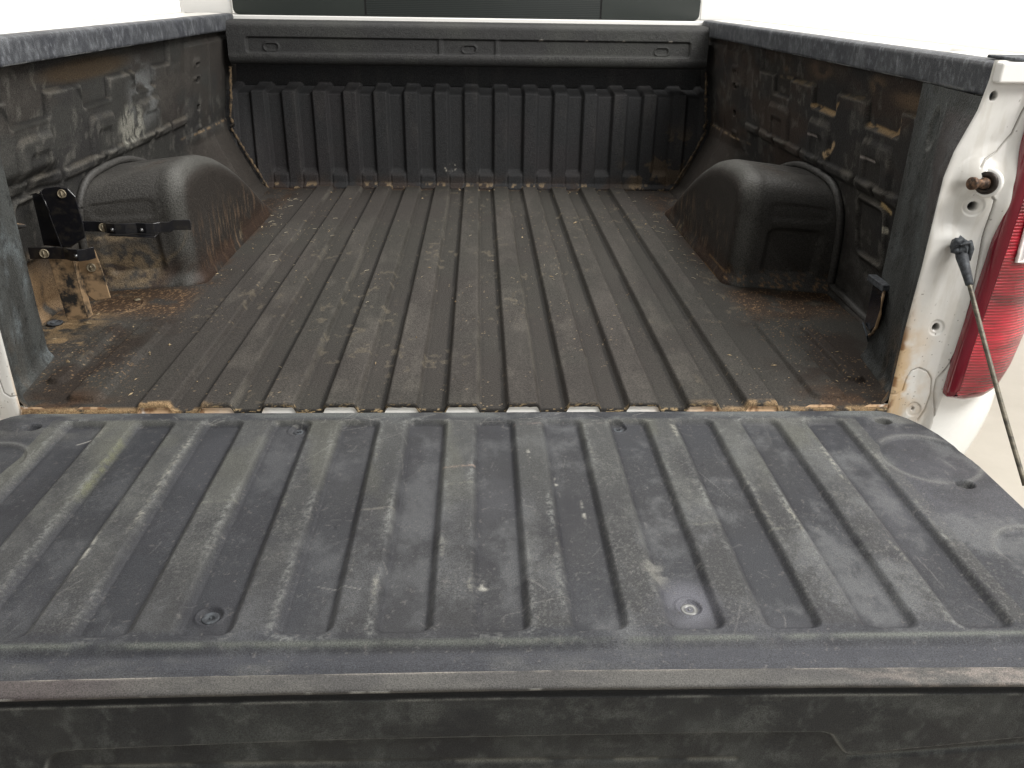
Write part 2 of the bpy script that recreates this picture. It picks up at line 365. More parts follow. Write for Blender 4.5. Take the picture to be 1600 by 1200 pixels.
# ---- side walls
def wallx(z): return np.interp(z, [-.1, 0, .15, .30, .45, .51, .6], [.888, .886, .872, .848, .832, .826, .822])
def side_wall(s):
    ysw = np.linspace(.10, 1.91, 560); zsw = np.linspace(-.01, .56, 190); Yw, Zw = np.meshgrid(ysw, zsw)
    x = wallx(Zw)
    off = np.zeros(Yw.shape)          # positive = out of the bed
    # crenellated upper pressing: upper field sits back, teeth hang down
    up = ss(.452, .461, Zw)
    teeth = np.minimum.reduce([rrect(Yw, Zw, c, .44, h, .033, .008) for c, h in ((.425, .080), (.735, .075), (1.040, .068))])
    upf = np.maximum(up, ss(.004, -.005, teeth))*ss(1.235, 1.215, Yw)*ss(.215, .24, Yw)
    off += .011*upf
    # bumps under the teeth gaps
    for c, h in ((.430, .074), (.745, .070), (1.045, .085)):
        d = rrect(Yw, Zw, c, .335, h, .050, .022); off -= .0075*ss(.006, -.012, d)
        d = rrect(Yw, Zw, c+.005, .325, h*.55, .026, .012); off += .0045*ss(.005, -.007, d)
    # ledge above the wheelhouse, in segments
    for a, b in ((.31, .41), (.43, .52), (.535, .72), (.75, .86), (.87, 1.05), (1.08, 1.20), (1.22, 1.34)):
        d = rrect(Yw, Zw, (a+b)/2, .288, (b-a)/2, .011, .006); off -= .008*ss(.005, -.006, d)
    # pressed panel behind the wheelhouse
    d = rrect(Yw, Zw, .432, .200, .066, .062, .018); off -= .008*np.exp(-(d/.006)**2)
    relief = off.copy()
    # front post
    post = ss(1.345, 1.375, Yw); off -= .011*post*ss(.20, .24, Zw)*ss(.505, .49, Zw)
    off += .028*ss(.53, .47, Yw)*ss(.33, .29, Zw)*(s < 0)
    off -= .004*np.exp(-((Yw-1.56)/.01)**2)
    for z_ in (.443, .248):
        d = rrect(Yw, Zw, 1.435, z_, .030, .010, .006); off -= .004*ss(.006, -.004, d)-.016*ss(.002, -.004, rrect(Yw, Zw, 1.435, z_-.006, .020, .004, .003))
    d = rrect(Yw, Zw, 1.43, .40, .034, .004, .003); off -= .004*ss(.004, -.004, d)
    for z_ in (.394, .312):
        d = rrect(Yw, Zw, 1.437, z_, .013, .0065, .001); off += .03*ss(.001, -.001, d)
    # gusset to the bulkhead
    g = ss(1.28, 1.55, Yw)*np.clip((.245-Zw)/.245, 0, 1)
    off -= .150*g
    # root of the wall
    off -= .020*ss(.035, 0, Zw)**2
    off += .0010*(fbm(Yw*.5, Zw, 30, 4, 120+s)-.5)+.002*(fbm(Yw, Zw, 4, 3, 130+s)-.5)
    sd = 150+20*s
    cw = np.ones(Yw.shape+(3,))*(np.array([.036, .0355, .033]) if s < 0 else np.array([.028, .0255, .023]))
    cw = mix(cw, np.array([.024, .023, .023]), ss(.4, .65, fbm(Yw*.6, Zw, 7, 4, sd))*.8)
    cw = mix(cw, np.array([.062, .060, .055]), ss(.5, .74, fbm(Yw*.5, Zw, 15, 6, sd+1, .68))*.65)
    cw = mix(cw, np.array([.045, .030, .022]), ss(.45, .65, fbm(Yw*.5, Zw, 10, 4, sd+2))*(.6 if s > 0 else .2))
    # light spatter runs
    st = ss(.58, .72, fbm(Yw*.7, Zw*.55, 60, 4, sd+3)); cw = mix(cw, np.array([.13, .125, .11]), st*.35*ss(.40, .55, fbm(Yw, Zw, 4, 3, sd+4)))
    hole = np.minimum(*[rrect(Yw, Zw, 1.437, z_, .014, .0075, .001) for z_ in (.394, .312)])
    cw = mix(cw, np.array([.002, .002, .002]), ss(.001, -.001, hole))
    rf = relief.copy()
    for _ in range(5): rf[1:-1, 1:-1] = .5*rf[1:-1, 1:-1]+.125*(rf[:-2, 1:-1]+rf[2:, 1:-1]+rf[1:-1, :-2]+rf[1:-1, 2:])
    lap = (rf-relief)/.0011  # relief shading painted in: dark creases, pale edges and upward slopes
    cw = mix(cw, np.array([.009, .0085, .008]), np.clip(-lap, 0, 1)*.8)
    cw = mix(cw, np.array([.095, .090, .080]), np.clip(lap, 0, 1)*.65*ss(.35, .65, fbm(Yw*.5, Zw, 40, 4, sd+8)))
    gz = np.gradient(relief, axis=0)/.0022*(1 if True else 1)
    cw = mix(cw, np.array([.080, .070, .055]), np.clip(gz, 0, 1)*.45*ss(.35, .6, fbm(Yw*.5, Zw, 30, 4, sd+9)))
    if s < 0:
        for a, b in ((.352, .49), (.672, .80), (.982, 1.095)):
            d = dseg(Yw, Zw, [(b, .405), (a+.008, .405), (a-.030, .445), (a-.052, .462)]); cw = mix(cw, np.array([.010, .010, .009]), ss(.010, .002, d)*.8)  # groove shade drawn into the colour as dark lines
        pale = ss(1.1, .55, np.hypot((Yw-.915)/.085, (Zw-.33)/.06))*ss(.34, .52, fbm(Yw*.55, Zw*.55, 75, 4, 201)+.05)
        cw = mix(cw, np.array([.215, .21, .18]), pale*ss(.35, .55, fbm(Yw*.6, Zw*.4, 130, 3, 205))*.85)
        pale = ss(1.1, .3, np.hypot((Yw-1.02)/.13, (Zw-.40)/.10))*ss(.35, .65, fbm(Yw*.5, Zw, 40, 4, 202))
        cw = mix(cw, np.array([.13, .135, .135]), pale*.75)
        br = ss(1, .5, np.hypot((Yw-.72)/.30, (Zw-.485)/.03)); cw = mix(cw, np.array([.055, .036, .018]), br*.7)
        # clay-coloured silt behind the bracket
        ds = ss(1.1, .6, np.hypot((Yw-.33)/.24, (Zw-.0)/.16))*ss(.36, .55, fbm(Yw, Zw*.6, 24, 5, 203))
        cw = mix(cw, np.array([.22, .145, .08]), np.clip(ds, 0, 1)*.9)
    else:
        # dust lying on the little ledges
        for a, b in ((.36, .497), (.66, .81)):
            d = dseg(Yw, Zw, [(b, .412), (a+.012, .408), (a-.016, .440)]); k = ss(.40, .56, fbm(Yw*.5, Zw, 70, 3, 210)+.14)
            cw = mix(cw, np.array([.25, .17, .085]), ss(.0070, .002, d)*k*.9)
        for a, b in ((.826, .945), (.535, .63), (.262, .32), (.98, 1.08)):
            d = dseg(Yw, Zw, [(a, .457), (b, .455)]); cw = mix(cw, np.array([.15, .115, .07]), ss(.0065, .001, d)*(.8 if a > .5 else .5)*ss(.3, .55, fbm(Yw*.5, Zw, 80, 3, 211)))
        d = dseg(Yw, Zw, [(.655, .345), (.69, .31), (.695, .315)]); cw = mix(cw, np.array([.36, .26, .15]), ss(.009, .003, d)*ss(.4, .55, fbm(Yw, Zw, 70, 3, 212)))
        for a, b in ((.75, .803), (.428, .495)):
            d = dseg(Yw, Zw, [(a, .347), (b, .346)]); cw = mix(cw, np.array([.30, .27, .25]), ss(.004, .001, d)*.9)
        for c_, h_, w_ in ((1.02, .485, .07), (.79, .492, .09), (.33, .475, .10), (.48, .49, .05)):
            d = np.hypot((Yw-c_)/w_, (Zw-h_)/.022); cw = mix(cw, np.array([.10, .070, .045]), ss(1.2, .2, d)*ss(.35, .6, fbm(Yw*.5, Zw, 30, 4, 214)))
        d = np.hypot((Yw-.272)/.022, (Zw-.448)/.014); cw = mix(cw, np.array([.30, .31, .32]), ss(1, .4, d)*.5*ss(.4, .5, fbm(Yw, Zw, 60, 3, 216)))
        d = np.hypot((Yw-.365)/.018, (Zw-.222)/.010); cw = mix(cw, np.array([.35, .33, .27]), ss(1, .5, d)*.9)
        d = dseg(Yw, Zw, [(.385, .272), (.345, .262)]); cw = mix(cw, np.array([.40, .29, .14]), ss(.006, .002, d)*.8)
    # front gusset and seam brown
    cw = mix(cw, np.array([.036, .031, .027]), ss(1.25, 1.5, Yw)*ss(.24, .20, Zw)*.8)
    sea = np.abs(Zw-(.238+.05*np.clip((Yw-1.36), 0, 1)*0)); cw = mix(cw, np.array([.15, .11, .07]), ss(.005, .001, sea)*ss(1.27, 1.35, Yw)*ss(.4, .6, fbm(Yw, Zw, 50, 3, 220)))
    P = np.stack([s*(x+off), Yw, Zw], -1)
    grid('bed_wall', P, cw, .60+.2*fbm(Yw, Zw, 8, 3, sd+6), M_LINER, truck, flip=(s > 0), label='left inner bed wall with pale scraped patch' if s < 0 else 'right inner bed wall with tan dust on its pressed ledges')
side_wall(-1); side_wall(1)

# ---- wheelhouses
def wheelhouse(s):
    # outline in (y,z): rear foot, up, over, down the long front slope
    ctrl = [(.668, -.015), (.662, .03), (.650, .08), (.640, .14), (.633, .19), (.634, .225), (.645, .252), (.67, .270), (.71, .279), (.79, .281), (.87, .272), (.96, .250), (1.06, .212), (1.16, .165), (1.26, .112), (1.36, .055), (1.42, .022), (1.47, -.015)]
    c = np.array(ctrl); t = np.concatenate([[0], np.cumsum(np.hypot(*np.diff(c, axis=0).T))]); tt = np.linspace(0, t[-1], 300)
    oy = np.interp(tt, t, c[:, 0]); oz = np.interp(tt, t, c[:, 1])
    for _ in range(22):
        oy[1:-1] = .25*oy[:-2]+.5*oy[1:-1]+.25*oy[2:]; oz[1:-1] = .25*oz[:-2]+.5*oz[1:-1]+.25*oz[2:]
    # rows: x position, shrink amount
    rows = [(x_, 0.0) for x_ in np.linspace(.885, .686, 40)]
    R = .046
    for a in np.linspace(0, 1, 26)[1:]:
        th = a*math.pi/2; rows.append((.686-R*math.sin(th), R*(1-math.cos(th))))
    for k in np.linspace(0, 1, 50)[1:]: rows.append((.640, R+k*.25))
    cy_, cz_ = .92, -.05
    Px, Py, Pz = [], [], []
    ty = np.gradient(oy); tz = np.gradient(oz); nn = np.hypot(ty, tz)
    for _ in range(40):
        ty[1:-1] = .25*ty[:-2]+.5*ty[1:-1]+.25*ty[2:]; tz[1:-1] = .25*tz[:-2]+.5*tz[1:-1]+.25*tz[2:]
    nn = np.hypot(ty, tz); ny = tz/nn; nz = -ty/nn     # points inward (to the right of travel)
    for x_, sh in rows:
        if sh <= R+1e-6:
            y_ = oy+ny*sh; z_ = oz+nz*sh
        else:
            k = (sh-R)/.25; y_ = (oy+ny*R)*(1-k)+cy_*k; z_ = (oz+nz*R)*(1-k)+cz_*k
        z_ = z_-.022*np.clip((x_-.69)/.17, 0, 1)*ss(.15, .25, z_)
        z_ = np.maximum(z_, -.015)
        wr = ss(.82, .68, y_)*ss(.30, .05, np.abs(tt*0)) 
        y_ = y_-wr*np.clip(x_-.70, 0, 1)*.28
        Px.append(np.full_like(y_, x_)); Py.append(y_); Pz.append(z_)
    Px = np.array(Px); Py = np.array(Py); Pz = np.array(Pz)
    T_ = np.repeat(tt[None], len(rows), 0)
    # foot flare onto the floor
    fl = ss(.05, 0, Pz)**2
    Py = Py-fl*.020*(T_ < .3); Px = Px-fl*.010*ss(.66, .645, Px)*(Py > .60)
    # pressed rectangle on the rear face and beads on the top
    rear = (T_ > .02)*(T_ < .24)
    d = rrect(Px, Pz, .775, .095, .060, .060, .02)
    Py = Py+rear*.010*ss(.004, -.008, d)
    d = rrect(Px, Pz, .775, .195, .065, .020, .015); Py = Py+rear*.004*ss(.006, -.008, d)
    for tc_, w_ in ((.375, .004), (.42, .004)):
        Pz = Pz-.007*np.exp(-((T_-tc_)/w_)**2)*ss(.70, .73, Px)*ss(.84, .80, Px)
    Pz = Pz+.0015*(fbm(Py, Px, 9, 3, 300+s)-.5)
    sd = 310+7*s
    A, B = Py+Px, Pz
    cw = np.ones(Px.shape+(3,))*np.array([.044, .042, .039])
    topn = ss(.15, .26, Pz)
    cw = mix(cw, np.array([.036, .034, .031]), ss(.4, .65, fbm(Py*1.1, Pz+Px, 7, 4, sd))*.7)
    cw = mix(cw, np.array([.075, .072, .066]), ss(.45, .7, fbm(Py, Pz+Px, 9, 5, sd+1))*.55)
    shoulder = np.exp(-((Px-.664)/.022)**2)*ss(.2, .5, fbm(Py, Pz, 14, 4, sd+8)+.1)*ss(1.25, .95, Py)  # corner highlight painted in as a pale worn band
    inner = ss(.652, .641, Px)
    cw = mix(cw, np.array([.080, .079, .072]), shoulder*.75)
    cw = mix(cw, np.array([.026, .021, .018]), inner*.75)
    sp = ss(.58, .72, fbm(Py*1.8, (Pz+Px)*.8, 60, 4, sd+2))*ss(.17, .03, Pz)*ss(.45, .6, fbm(Py, Pz+Px, 8, 3, sd+3))
    cw = mix(cw, np.array([.22, .17, .105]), sp*.55)
    str_ = ss(.60, .70, fbm(Py*3, Pz*.5, 40, 3, sd+9))*inner*ss(.2, .05, Pz); cw = mix(cw, np.array([.15, .10, .065]), str_*.6)
    brown = ss(.10, .02, Pz)*ss(.4, .6, fbm(Py, Px+Pz, 12, 4, sd+4)); cw = mix(cw, np.array([.038, .022, .015]), brown*.7)
    if s < 0:
        ds = rear*ss(.5, 1, np.clip(Px/.74, 0, 1))*ss(.70, .76, Px)*ss(.13, .07, Pz)*ss(.38, .60, fbm(Px*1.3, Pz, 70, 4, 331))*ss(.3, .5, fbm(Px, Pz*2, 14, 3, 332)+.1)
        cw = mix(cw, np.array([.24, .175, .10]), np.clip(ds, 0, 1)*.45)
        ds = np.exp(-((Pz-.128)/.010)**2)*rear*ss(.74, .80, Px)*ss(.35, .6, fbm(Px, Pz, 50, 4, 333)); cw = mix(cw, np.array([.26, .20, .13]), ds*.9)
    else:
        gr = ss(.06, .0, Pz)*rear*(fbm(Px, Pz, 160, 2, 341) > .66); cw = mix(cw, np.array([.22, .13, .06]), gr*.8)
        d = np.hypot((Py-1.03)/.05, (Pz-.19)/.03); cw = mix(cw, np.array([.12, .12, .055]), ss(1, .3, d)*ss(.4, .6, fbm(Py, Pz, 40, 3, 342))*inner*.0+0)
    top = ss(.265, .28, Pz)*ss(.70, .74, Px); cw = mix(cw, np.array([.045, .030, .022]), top*ss(.4, .6, fbm(Py, Px, 18, 4, 350))*.7)
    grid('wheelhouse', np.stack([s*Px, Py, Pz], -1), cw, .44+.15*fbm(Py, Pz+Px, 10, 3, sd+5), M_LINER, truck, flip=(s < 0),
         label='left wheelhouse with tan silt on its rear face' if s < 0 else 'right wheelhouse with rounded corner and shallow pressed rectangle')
    # bead where it meets the wall
    bm = bmesh.new(); pts = []
    for q in range(6, 300, 6):
        if oy[q] > 1.19: break
        zz = oz[q]-.020*float(ss(.15, .25, oz[q]))-nz[q]*.008; yy = oy[q]-ny[q]*.008-.045*float(ss(.82, .68, oy[q]))
        pts.append((s*(float(wallx(zz))-.008), yy, max(zz, .02)))
    pts = pts[::-1]
    if s > 0: pts += [(s*(wallx(z_)-.006), y_, z_) for y_, z_ in ((.545, .020), (.48, .015), (.42, .012), (.36, .010), (.28, .008))]
    P_ = []
    for i in range(len(pts)-1):
        for k in range(4): P_.append(Vector(pts[i]).lerp(Vector(pts[i+1]), k/4))
    add_tube(bm, P_, .0085, 10)
    bmobj('seam_bead', bm, M_SEAM, truck)
M_SEAM = simple('liner_bead', (.045, .043, .040), .6, mott=.4, scale=200, bump=.001)
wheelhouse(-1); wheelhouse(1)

# ---- rear posts (black) and jambs (white)
IN = [(-.30, .752), (.0, .747), (.14, .746), (.254, .750), (.40, .751), (.44, .758), (.50, .779), (.545, .786), (.60, .788)]
def inx(z): return np.interp(z, [a for a, b in IN], [b for a, b in IN])
OUT = [(-.30, .80), (.03, .824), (.131, .828), (.264, .836), (.386, .843), (.60, .850)]
def outx(z): return np.interp(z, [a for a, b in OUT], [b for a, b in OUT])
def post(s):
    z = np.linspace(-.02, .5205, 200); t = np.linspace(0, 1, 90); Tm, Zm = np.meshgrid(t, z)
    # plan curve: jamb edge -> short inward face -> bend -> flat to y=.225 -> step back to the wall
    ix = inx(Zm)
    bend = np.interp(Zm, [0, .5], [.06, .11])
    x = np.where(Tm < .35, ix+(.790-ix)*ss(0, .35, Tm)*.75, 0); 
    xb = ix+(.790-ix)*.75
    x = np.where(Tm >= .35, xb+(.800-xb)*np.clip((Tm-.35)/.5, 0, 1), x)
    y = .0035+np.where(Tm < .35, bend*Tm/.35, bend+(.222-bend)*np.clip((Tm-.35)/.5, 0, 1))
    k = np.clip((Tm-.85)/.15, 0, 1); x = x+k*(wallx(Zm)+.005-.800); y = y+.008*np.sin(k*math.pi/2)
    # dish near the top
    d = np.hypot((y-.135)/.018, (Zm-.455)/.035); x = x+.007*ss(1.1, .6, d)*(Tm > .35)*(Tm < .85)
    x = x-.010*ss(.03, 0, Zm)**2
    c = np.ones(Tm.shape+(3,))*np.array([.040, .041, .039])
    sd = 400+13*s
    c = mix(c, np.array([.062, .066, .064]), ss(.4, .7, fbm(y*3, Zm, 7, 5, sd))*.7)
    c = mix(c, np.array([.058, .051, .050]), ss(.35, .30, Tm)*ss(.28, .36, Zm)*ss(.50, .48, Zm)*.8)
    c = mix(c, np.array([.11, .125, .13]), ss(.46, .8, fbm(y*1.3, Zm, 22, 6, sd+1, .68))*(.8 if s < 0 else .35))
    c = mix(c, np.array([.15, .15, .14]), np.exp(-((d-.95)/.2)**2)*.35*(Tm > .35))
    edge = np.exp(-((y-bend)/.004)**2); c = mix(c, np.array([.12, .13, .13]), edge*ss(.4, .7, fbm(y, Zm, 20, 4, sd+2))*.5)
    r_ = ss(.16, .0, Zm)*ss(.42, .60, fbm(y*2, Zm, 18, 5, sd+3)); c = mix(c, np.array([.22, .13, .06]), r_*(.8 if s > 0 else .25)*ss(.6, .1, Tm))
    pit = ss(.68, .74, fbm(y, Zm, 70, 3, sd+4)); c = mix(c, np.array([.014, .014, .014]), pit*.5)
    x = x+.0004*pit
    o = grid('bed_post', np.stack([s*x, y, Zm], -1), c, .55+.15*fbm(y, Zm, 12, 3, sd+6), M_LINER, truck, flip=(s > 0),
         label='left rear post, scuffed blue-grey' if s < 0 else 'right rear post with brown rust at its foot')
SEAM = [(.852, .54), (.843, .501), (.837, .468), (.82, .442), (.803, .43), (.797, .420)]
SEAM2 = [(.803, .392), (.812, .387), (.828, .371), (.832, .279), (.834, .20), (.831, .12), (.826, .09), (.822, .075)]
SEAM3 = [(.822, .075), (.816, .058), (.817, .03), (.822, .005), (.826, -.02)]
SEAM4 = [(.803, -.022), (.810, .0), (.813, .03), (.809, .058), (.800, .071), (.785, .077), (.773, .072), (.767, .058), (.765, .034), (.757, .027), (.747, .027)]
def jamb(s):
    z = np.linspace(-.32, .572, 640); t = np.linspace(0, 1, 150); Tm, Zm = np.meshgrid(t, z)
    x = inx(Zm)+(outx(Zm)+.004-inx(Zm))*Tm
    y = np.zeros(x.shape)
    y = y+.004*np.exp(-Tm*30)                                   # rolled inner edge
    y = y-.006*ss(.45, .9, Tm)*ss(.60, .30, Zm)-.010*ss(.80, 1.0, Tm)
    y = y-.014*ss(.46, .40, Zm)*ss(.1, .6, Tm)*ss(.30, .37, Zm)
    y = y+.012*ss(.40, .37, Zm)*ss(.30, .33, Zm)*np.exp(-((Tm-.35)/.25)**2)
    y = y-.010*ss(.035, -.002, np.hypot(x-.800, Zm-.40)-.004)
    dn = np.minimum.reduce([dseg(x, Zm, q) for q in (SEAM, SEAM2)])
    d4 = np.minimum(dseg(x, Zm, SEAM3), dseg(x, Zm, SEAM4))
    y = y+.0035*ss(.0015, .0004, dn)+.0025*ss(.0018, .0005, d4)
    y = y-.0022*ss(-.002, .004, x-np.interp(Zm, [.02, .07, .28, .37, .39], [.82, .820, .832, .828, .80]))*ss(.0, .05, Zm)*ss(.40, .37, Zm)
    # holes with pressed rings
    holes = [(.8045, .358, .0060, .0125), (.797, .152, .0055, .011), (.796, .522, .0055, .0001), (.792, -.002, .0022, .011)]
    hc = np.zeros(x.shape)
    for cx, cz, r, R_ in holes:
        dd = np.hypot(x-cx, (Zm-cz)*.85)
        y = y+.0022*ss(R_+.002, R_-.001, dd); y = y+.02*ss(r+.0006, r-.0006, dd); hc = np.maximum(hc, ss(r+.0006, r-.0006, dd))
    y = y+.0015*(fbm(x, Zm, 14, 3, 501)-.5)
    c = np.ones(x.shape+(3,))*np.array([.66, .65, .62])  # same white as the quarter, darkened in colour for weaker light
    c = mix(c, np.array([.62, .605, .56]), ss(.4, .7, fbm(x, Zm, 9, 4, 502))*.35)
    c = mix(c, np.array([.16, .14, .12]), np.clip(ss(.0012, .0003, dn)*.85+ss(.0013, .0003, d4)*.55, 0, 1))
    c = mix(c, np.array([.40, .34, .28]), ss(.006, .001, d4)*ss(.45, .6, fbm(x, Zm, 60, 3, 503))*.3)
    r_ = ss(.95, .1, Tm+3.2*np.clip(Zm-.03, 0, 1)-.45*(fbm(x, Zm, 30, 4, 504)-.3))*ss(.26, .12, Zm)
    rr2 = r_*ss(.22, .60, fbm(x, Zm, 35, 5, 505)+.22*ss(.35, 0, Tm))
    if s > 0:
        c = mix(c, np.array([.52, .36, .19]), np.clip(rr2, 0, 1)*.9)
        c = mix(c, np.array([.20, .095, .035]), np.clip(rr2, 0, 1)*ss(.13, .02, Tm)*ss(.45, .6, fbm(x, Zm, 70, 3, 506))*.9)
    else: c = mix(c, np.array([.52, .36, .20]), ss(.05, .0, Tm)*ss(.12, .02, Zm)*.6)
    c = mix(c, np.array([.50, .47, .41]), ss(.52, .72, fbm(x*2.5, Zm*.5, 30, 5, 509))*.35)
    spk = (fbm(x, Zm, 240, 2, 507) > .84)*ss(.45, .55, fbm(x, Zm, 12, 3, 508)); c = mix(c, np.array([.10, .08, .06]), spk*.8)
    c = mix(c, np.array([.006, .005, .004]), hc)
    grid('tail_jamb', np.stack([s*x, y, Zm], -1), c, np.full(x.shape, .30), M_PAINT, truck, flip=(s < 0),
         label='white right jamb with seams, holes and rust stain at its foot' if s > 0 else 'white left jamb, only a sliver in view')
for s in (-1, 1): post(s); jamb(s)

# ---- body corner, outer skin and top of the bed sides
def plan(x): return -.012+.155*np.clip((x-.85)/.15, 0, 1.0)**2.0
def corner(s):
    z = np.linspace(-.30, .572, 60); a = np.linspace(0, 1, 50); A, Zm = np.meshgrid(a, z)
    # plan: from jamb edge, round the corner, then forward along the flank
    x0 = outx(Zm)+.002
    x = np.where(A < .6, x0+(1.0-x0)*np.sin(np.clip(A/.6, 0, 1)*math.pi/2), 1.0)
    y = np.where(A < .6, plan(x), 0)
    y = np.where(A < .6, -.012+.15*(1-np.cos(np.clip(A/.6, 0, 1)*math.pi/2))**1.0, .138+(A-.6)/.4*1.72)
    tuck = ss(-.02, -.30, Zm); x = x-.10*tuck*(x-.80)/.2*.9
    y = y+.0*tuck
    x = x-.03*ss(.50, .572, Zm)**2*(x > .9)
    c = np.ones(x.shape+(3,))*np.array([.86, .86, .83])  # stronger light on the outer skin put into a brighter white
    grid('quarter_panel', np.stack([s*x, y, Zm], -1), c, np.full(x.shape, .25), M_PAINT, truck, flip=(s < 0))
    # top deck
    xs_ = np.linspace(.812, .985, 30); ys_ = np.linspace(0.01, 1.85, 120); Xt, Yt = np.meshgrid(xs_, ys_)
    Zt = .5665+.004*np.sin((Xt-.812)/.173*math.pi)-.012*ss(.955, .985, Xt)
    hole = rrect(Xt, Yt, .868, .30, .022, .045, .01)
    ct = np.ones(Xt.shape+(3,))*np.array([.70, .68, .63]); ct = mix(ct, np.array([.35, .31, .26]), ss(.45, .7, fbm(Xt*2, Yt, 8, 4, 520))*.5*ss(.93, .85, Xt))
    ct = mix(ct, np.array([.01, .01, .01]), ss(.002, -.002, hole)); Zt = Zt-.03*ss(.002, -.002, hole)
    grid('bed_side_top', np.stack([s*Xt, Yt, Zt], -1), ct, np.full(Xt.shape, .35), M_PAINT, truck, flip=(s < 0))
for s in (-1, 1): corner(s)

# ---- black plastic rail caps
def rail(s):
    prof = [(.806, .520), (.7965, .5215), (.7945, .5245), (.7945, .562), (.7965, .5665), (.802, .5695), (.812, .5705), (.828, .5700), (.8285, .560)]
    pr = []
    for i in range(len(prof)-1):
        n_ = 10 if i == 2 else 3
        for k in range(n_): pr.append(tuple(np.array(prof[i])*(1-k/n_)+np.array(prof[i+1])*k/n_))
    pr.append(prof[-1]); pr = np.array(pr)
    y = np.linspace(.012, 1.80, 700); Yr = np.repeat(y[:, None], len(pr), 1); Xr = np.repeat(pr[None, :, 0], len(y), 0).copy(); Zr = np.repeat(pr[None, :, 1], len(y), 0).copy()
    # lower edge drops near the rear end
    Zr = Zr-.002*ss(.25, .05, Yr)*(Zr < .53)+.0012*(fbm(Yr, Zr*0, 5, 3, 600)-.5)
    c = np.ones(Xr.shape+(3,))*np.array([.048, .051, .057])
    c = mix(c, np.array([.145, .153, .165]), ss(.42, .72, fbm(Yr*.9, Zr*.7, 75, 6, 601+s, .7))*.55)
    c = mix(c, np.array([.032, .034, .042]), ss(.45, .7, fbm(Yr, Zr*.8, 14, 4, 605+s))*.5)
    c = mix(c, np.array([.24, .25, .27]), ss(.60, .74, fbm(Yr*1.2, Zr*.5, 160, 4, 608+s))*.35)
    c = mix(c, np.array([.26, .27, .27]), ss(.5245, .5225, Zr)*ss(.5, .65, fbm(Yr, Zr*0, 30, 3, 609))*.7)
    grid('rail_cap', np.stack([s*Xr, Yr, Zr], -1), c, np.full(Xr.shape, .48), M_RAIL, truck, flip=(s < 0),
         label=('left' if s < 0 else 'right')+' black plastic rail cap, streaked grey')
    bm = bmesh.new()
    pts = [(s*.7945, .012, .520), (s*.7945, .012, .566), (s*.802, .012, .5705), (s*.83, .012, .5705), (s*.83, .012, .560), (s*.806, .012, .520)]
    add_prism(bm, pts, (0, .004, 0)); bmobj('rail_cap_end', bm, M_RUBBER, truck, False)
    # strip of cap folded over the tail corner
    bm = bmesh.new(); add_box(bm, (min(s*.806, s*.99), -.012, .5715), (max(s*.806, s*.99), .06, .5765))
    bmobj('cap_tail', bm, M_RUBBER, truck, False, bevel=.002)
    bm = bmesh.new(); add_box(bm, (min(s*.789, s*.86), -.016, .541), (max(s*.789, s*.86), .011, .5705)); bmobj('corner_cover', bm, M_WHITE, truck, False, bevel=.004)
for s in (-1, 1): rail(s)

# ---- cab: back panel, window
cab = bpy.data.objects.new('cab', None); link(cab, truck)
bm = bmesh.new()
add_box(bm, (-1.0, 1.90, .0), (1.0, 1.96, .566)); add_box(bm, (-1.0, 1.90, .566), (-.822, 1.96, 1.05)); add_box(bm, (.808, 1.90, .566), (1.0, 1.96, 1.05)); add_box(bm, (-.822, 1.90, .98), (.808, 1.96, 1.05))
bmobj('cab_back_panel', bm, M_WHITE, cab, False, bevel=.004)
bm = bmesh.new(); add_box(bm, (-.805, 1.812, .5), (.80, 1.822, .5655)); bmobj('bed_front_flange', bm, M_WHITE, truck, False, bevel=.003)
def glassmat():
    m, nt, p = new_mat('tinted_glass'); L = nt.links
    tc = N(nt, 'ShaderNodeTexCoord'); wv = N(nt, 'ShaderNodeTexWave', bands_direction='Z'); wv.inputs['Scale'].default_value = 55; wv.inputs['Distortion'].default_value = 1.5; wv.inputs['Detail Scale'].default_value = .5
    L.new(tc.outputs['Object'], wv.inputs['Vector'])
    mx = N(nt, 'ShaderNodeMix', data_type='RGBA'); mx.inputs['A'].default_value = (.014, .017, .016, 1); mx.inputs['B'].default_value = (.030, .035, .033, 1)
    L.new(wv.outputs['Fac'], mx.inputs['Factor']); L.new(mx.outputs['Result'], p.inputs['Base Color']); p.inputs['Roughness'].default_value = .22; p.inputs['Specular IOR Level'].default_value = .35
    return m
M_GLASS_C = glassmat()
M_GLASS = simple('tinted_side_glass', (.028, .033, .030), .18, spec=.4, mott=.1, scale=4, bump=0)
M_GASKET = simple('window_gasket', (.30, .31, .30), .5, mott=.05, bump=0)
win = bpy.data.objects.new('rear_window', None); link(win, cab)
def rounded(x0, x1, z0, z1, r, y, corners=(1, 1, 1, 1), lean=0):
    pts = []
    for cx, cz, a0, k in ((x0+r, z0+r, 180, 0), (x1-r, z0+r, 270, 1), (x1-r, z1-r, 0, 2), (x0+r, z1-r, 90, 3)):
        rr_ = r if corners[k] else .0005
        cx = (x0+rr_) if k in (0, 3) else (x1-rr_); cz = (z0+rr_) if k < 2 else (z1-rr_)
        for i in range(7): a = math.radians(a0+15*i); pts.append((cx+rr_*math.cos(a), y, cz+rr_*math.sin(a)))
    return pts
for nm, x0, x1, cs, mt in (('window_pane', -.816, -.366, (1, 0, 0, 1), M_GLASS), ('sliding_pane', -.360, .451, (0, 0, 0, 0), M_GLASS_C), ('window_pane', .457, .802, (0, 1, 1, 0), M_GLASS)):
    bm = bmesh.new(); add_prism(bm, rounded(x0, x1, .566, .97, .02, 1.889, cs), (0, .006, 0)); bmobj(nm, bm, mt, win, False)
for xc in (-.363, .454):
    bm = bmesh.new(); add_box(bm, (xc-.003, 1.8885, .567), (xc+.003, 1.897, .97)); bmobj('window_divider', bm, M_HOLE, win, False)
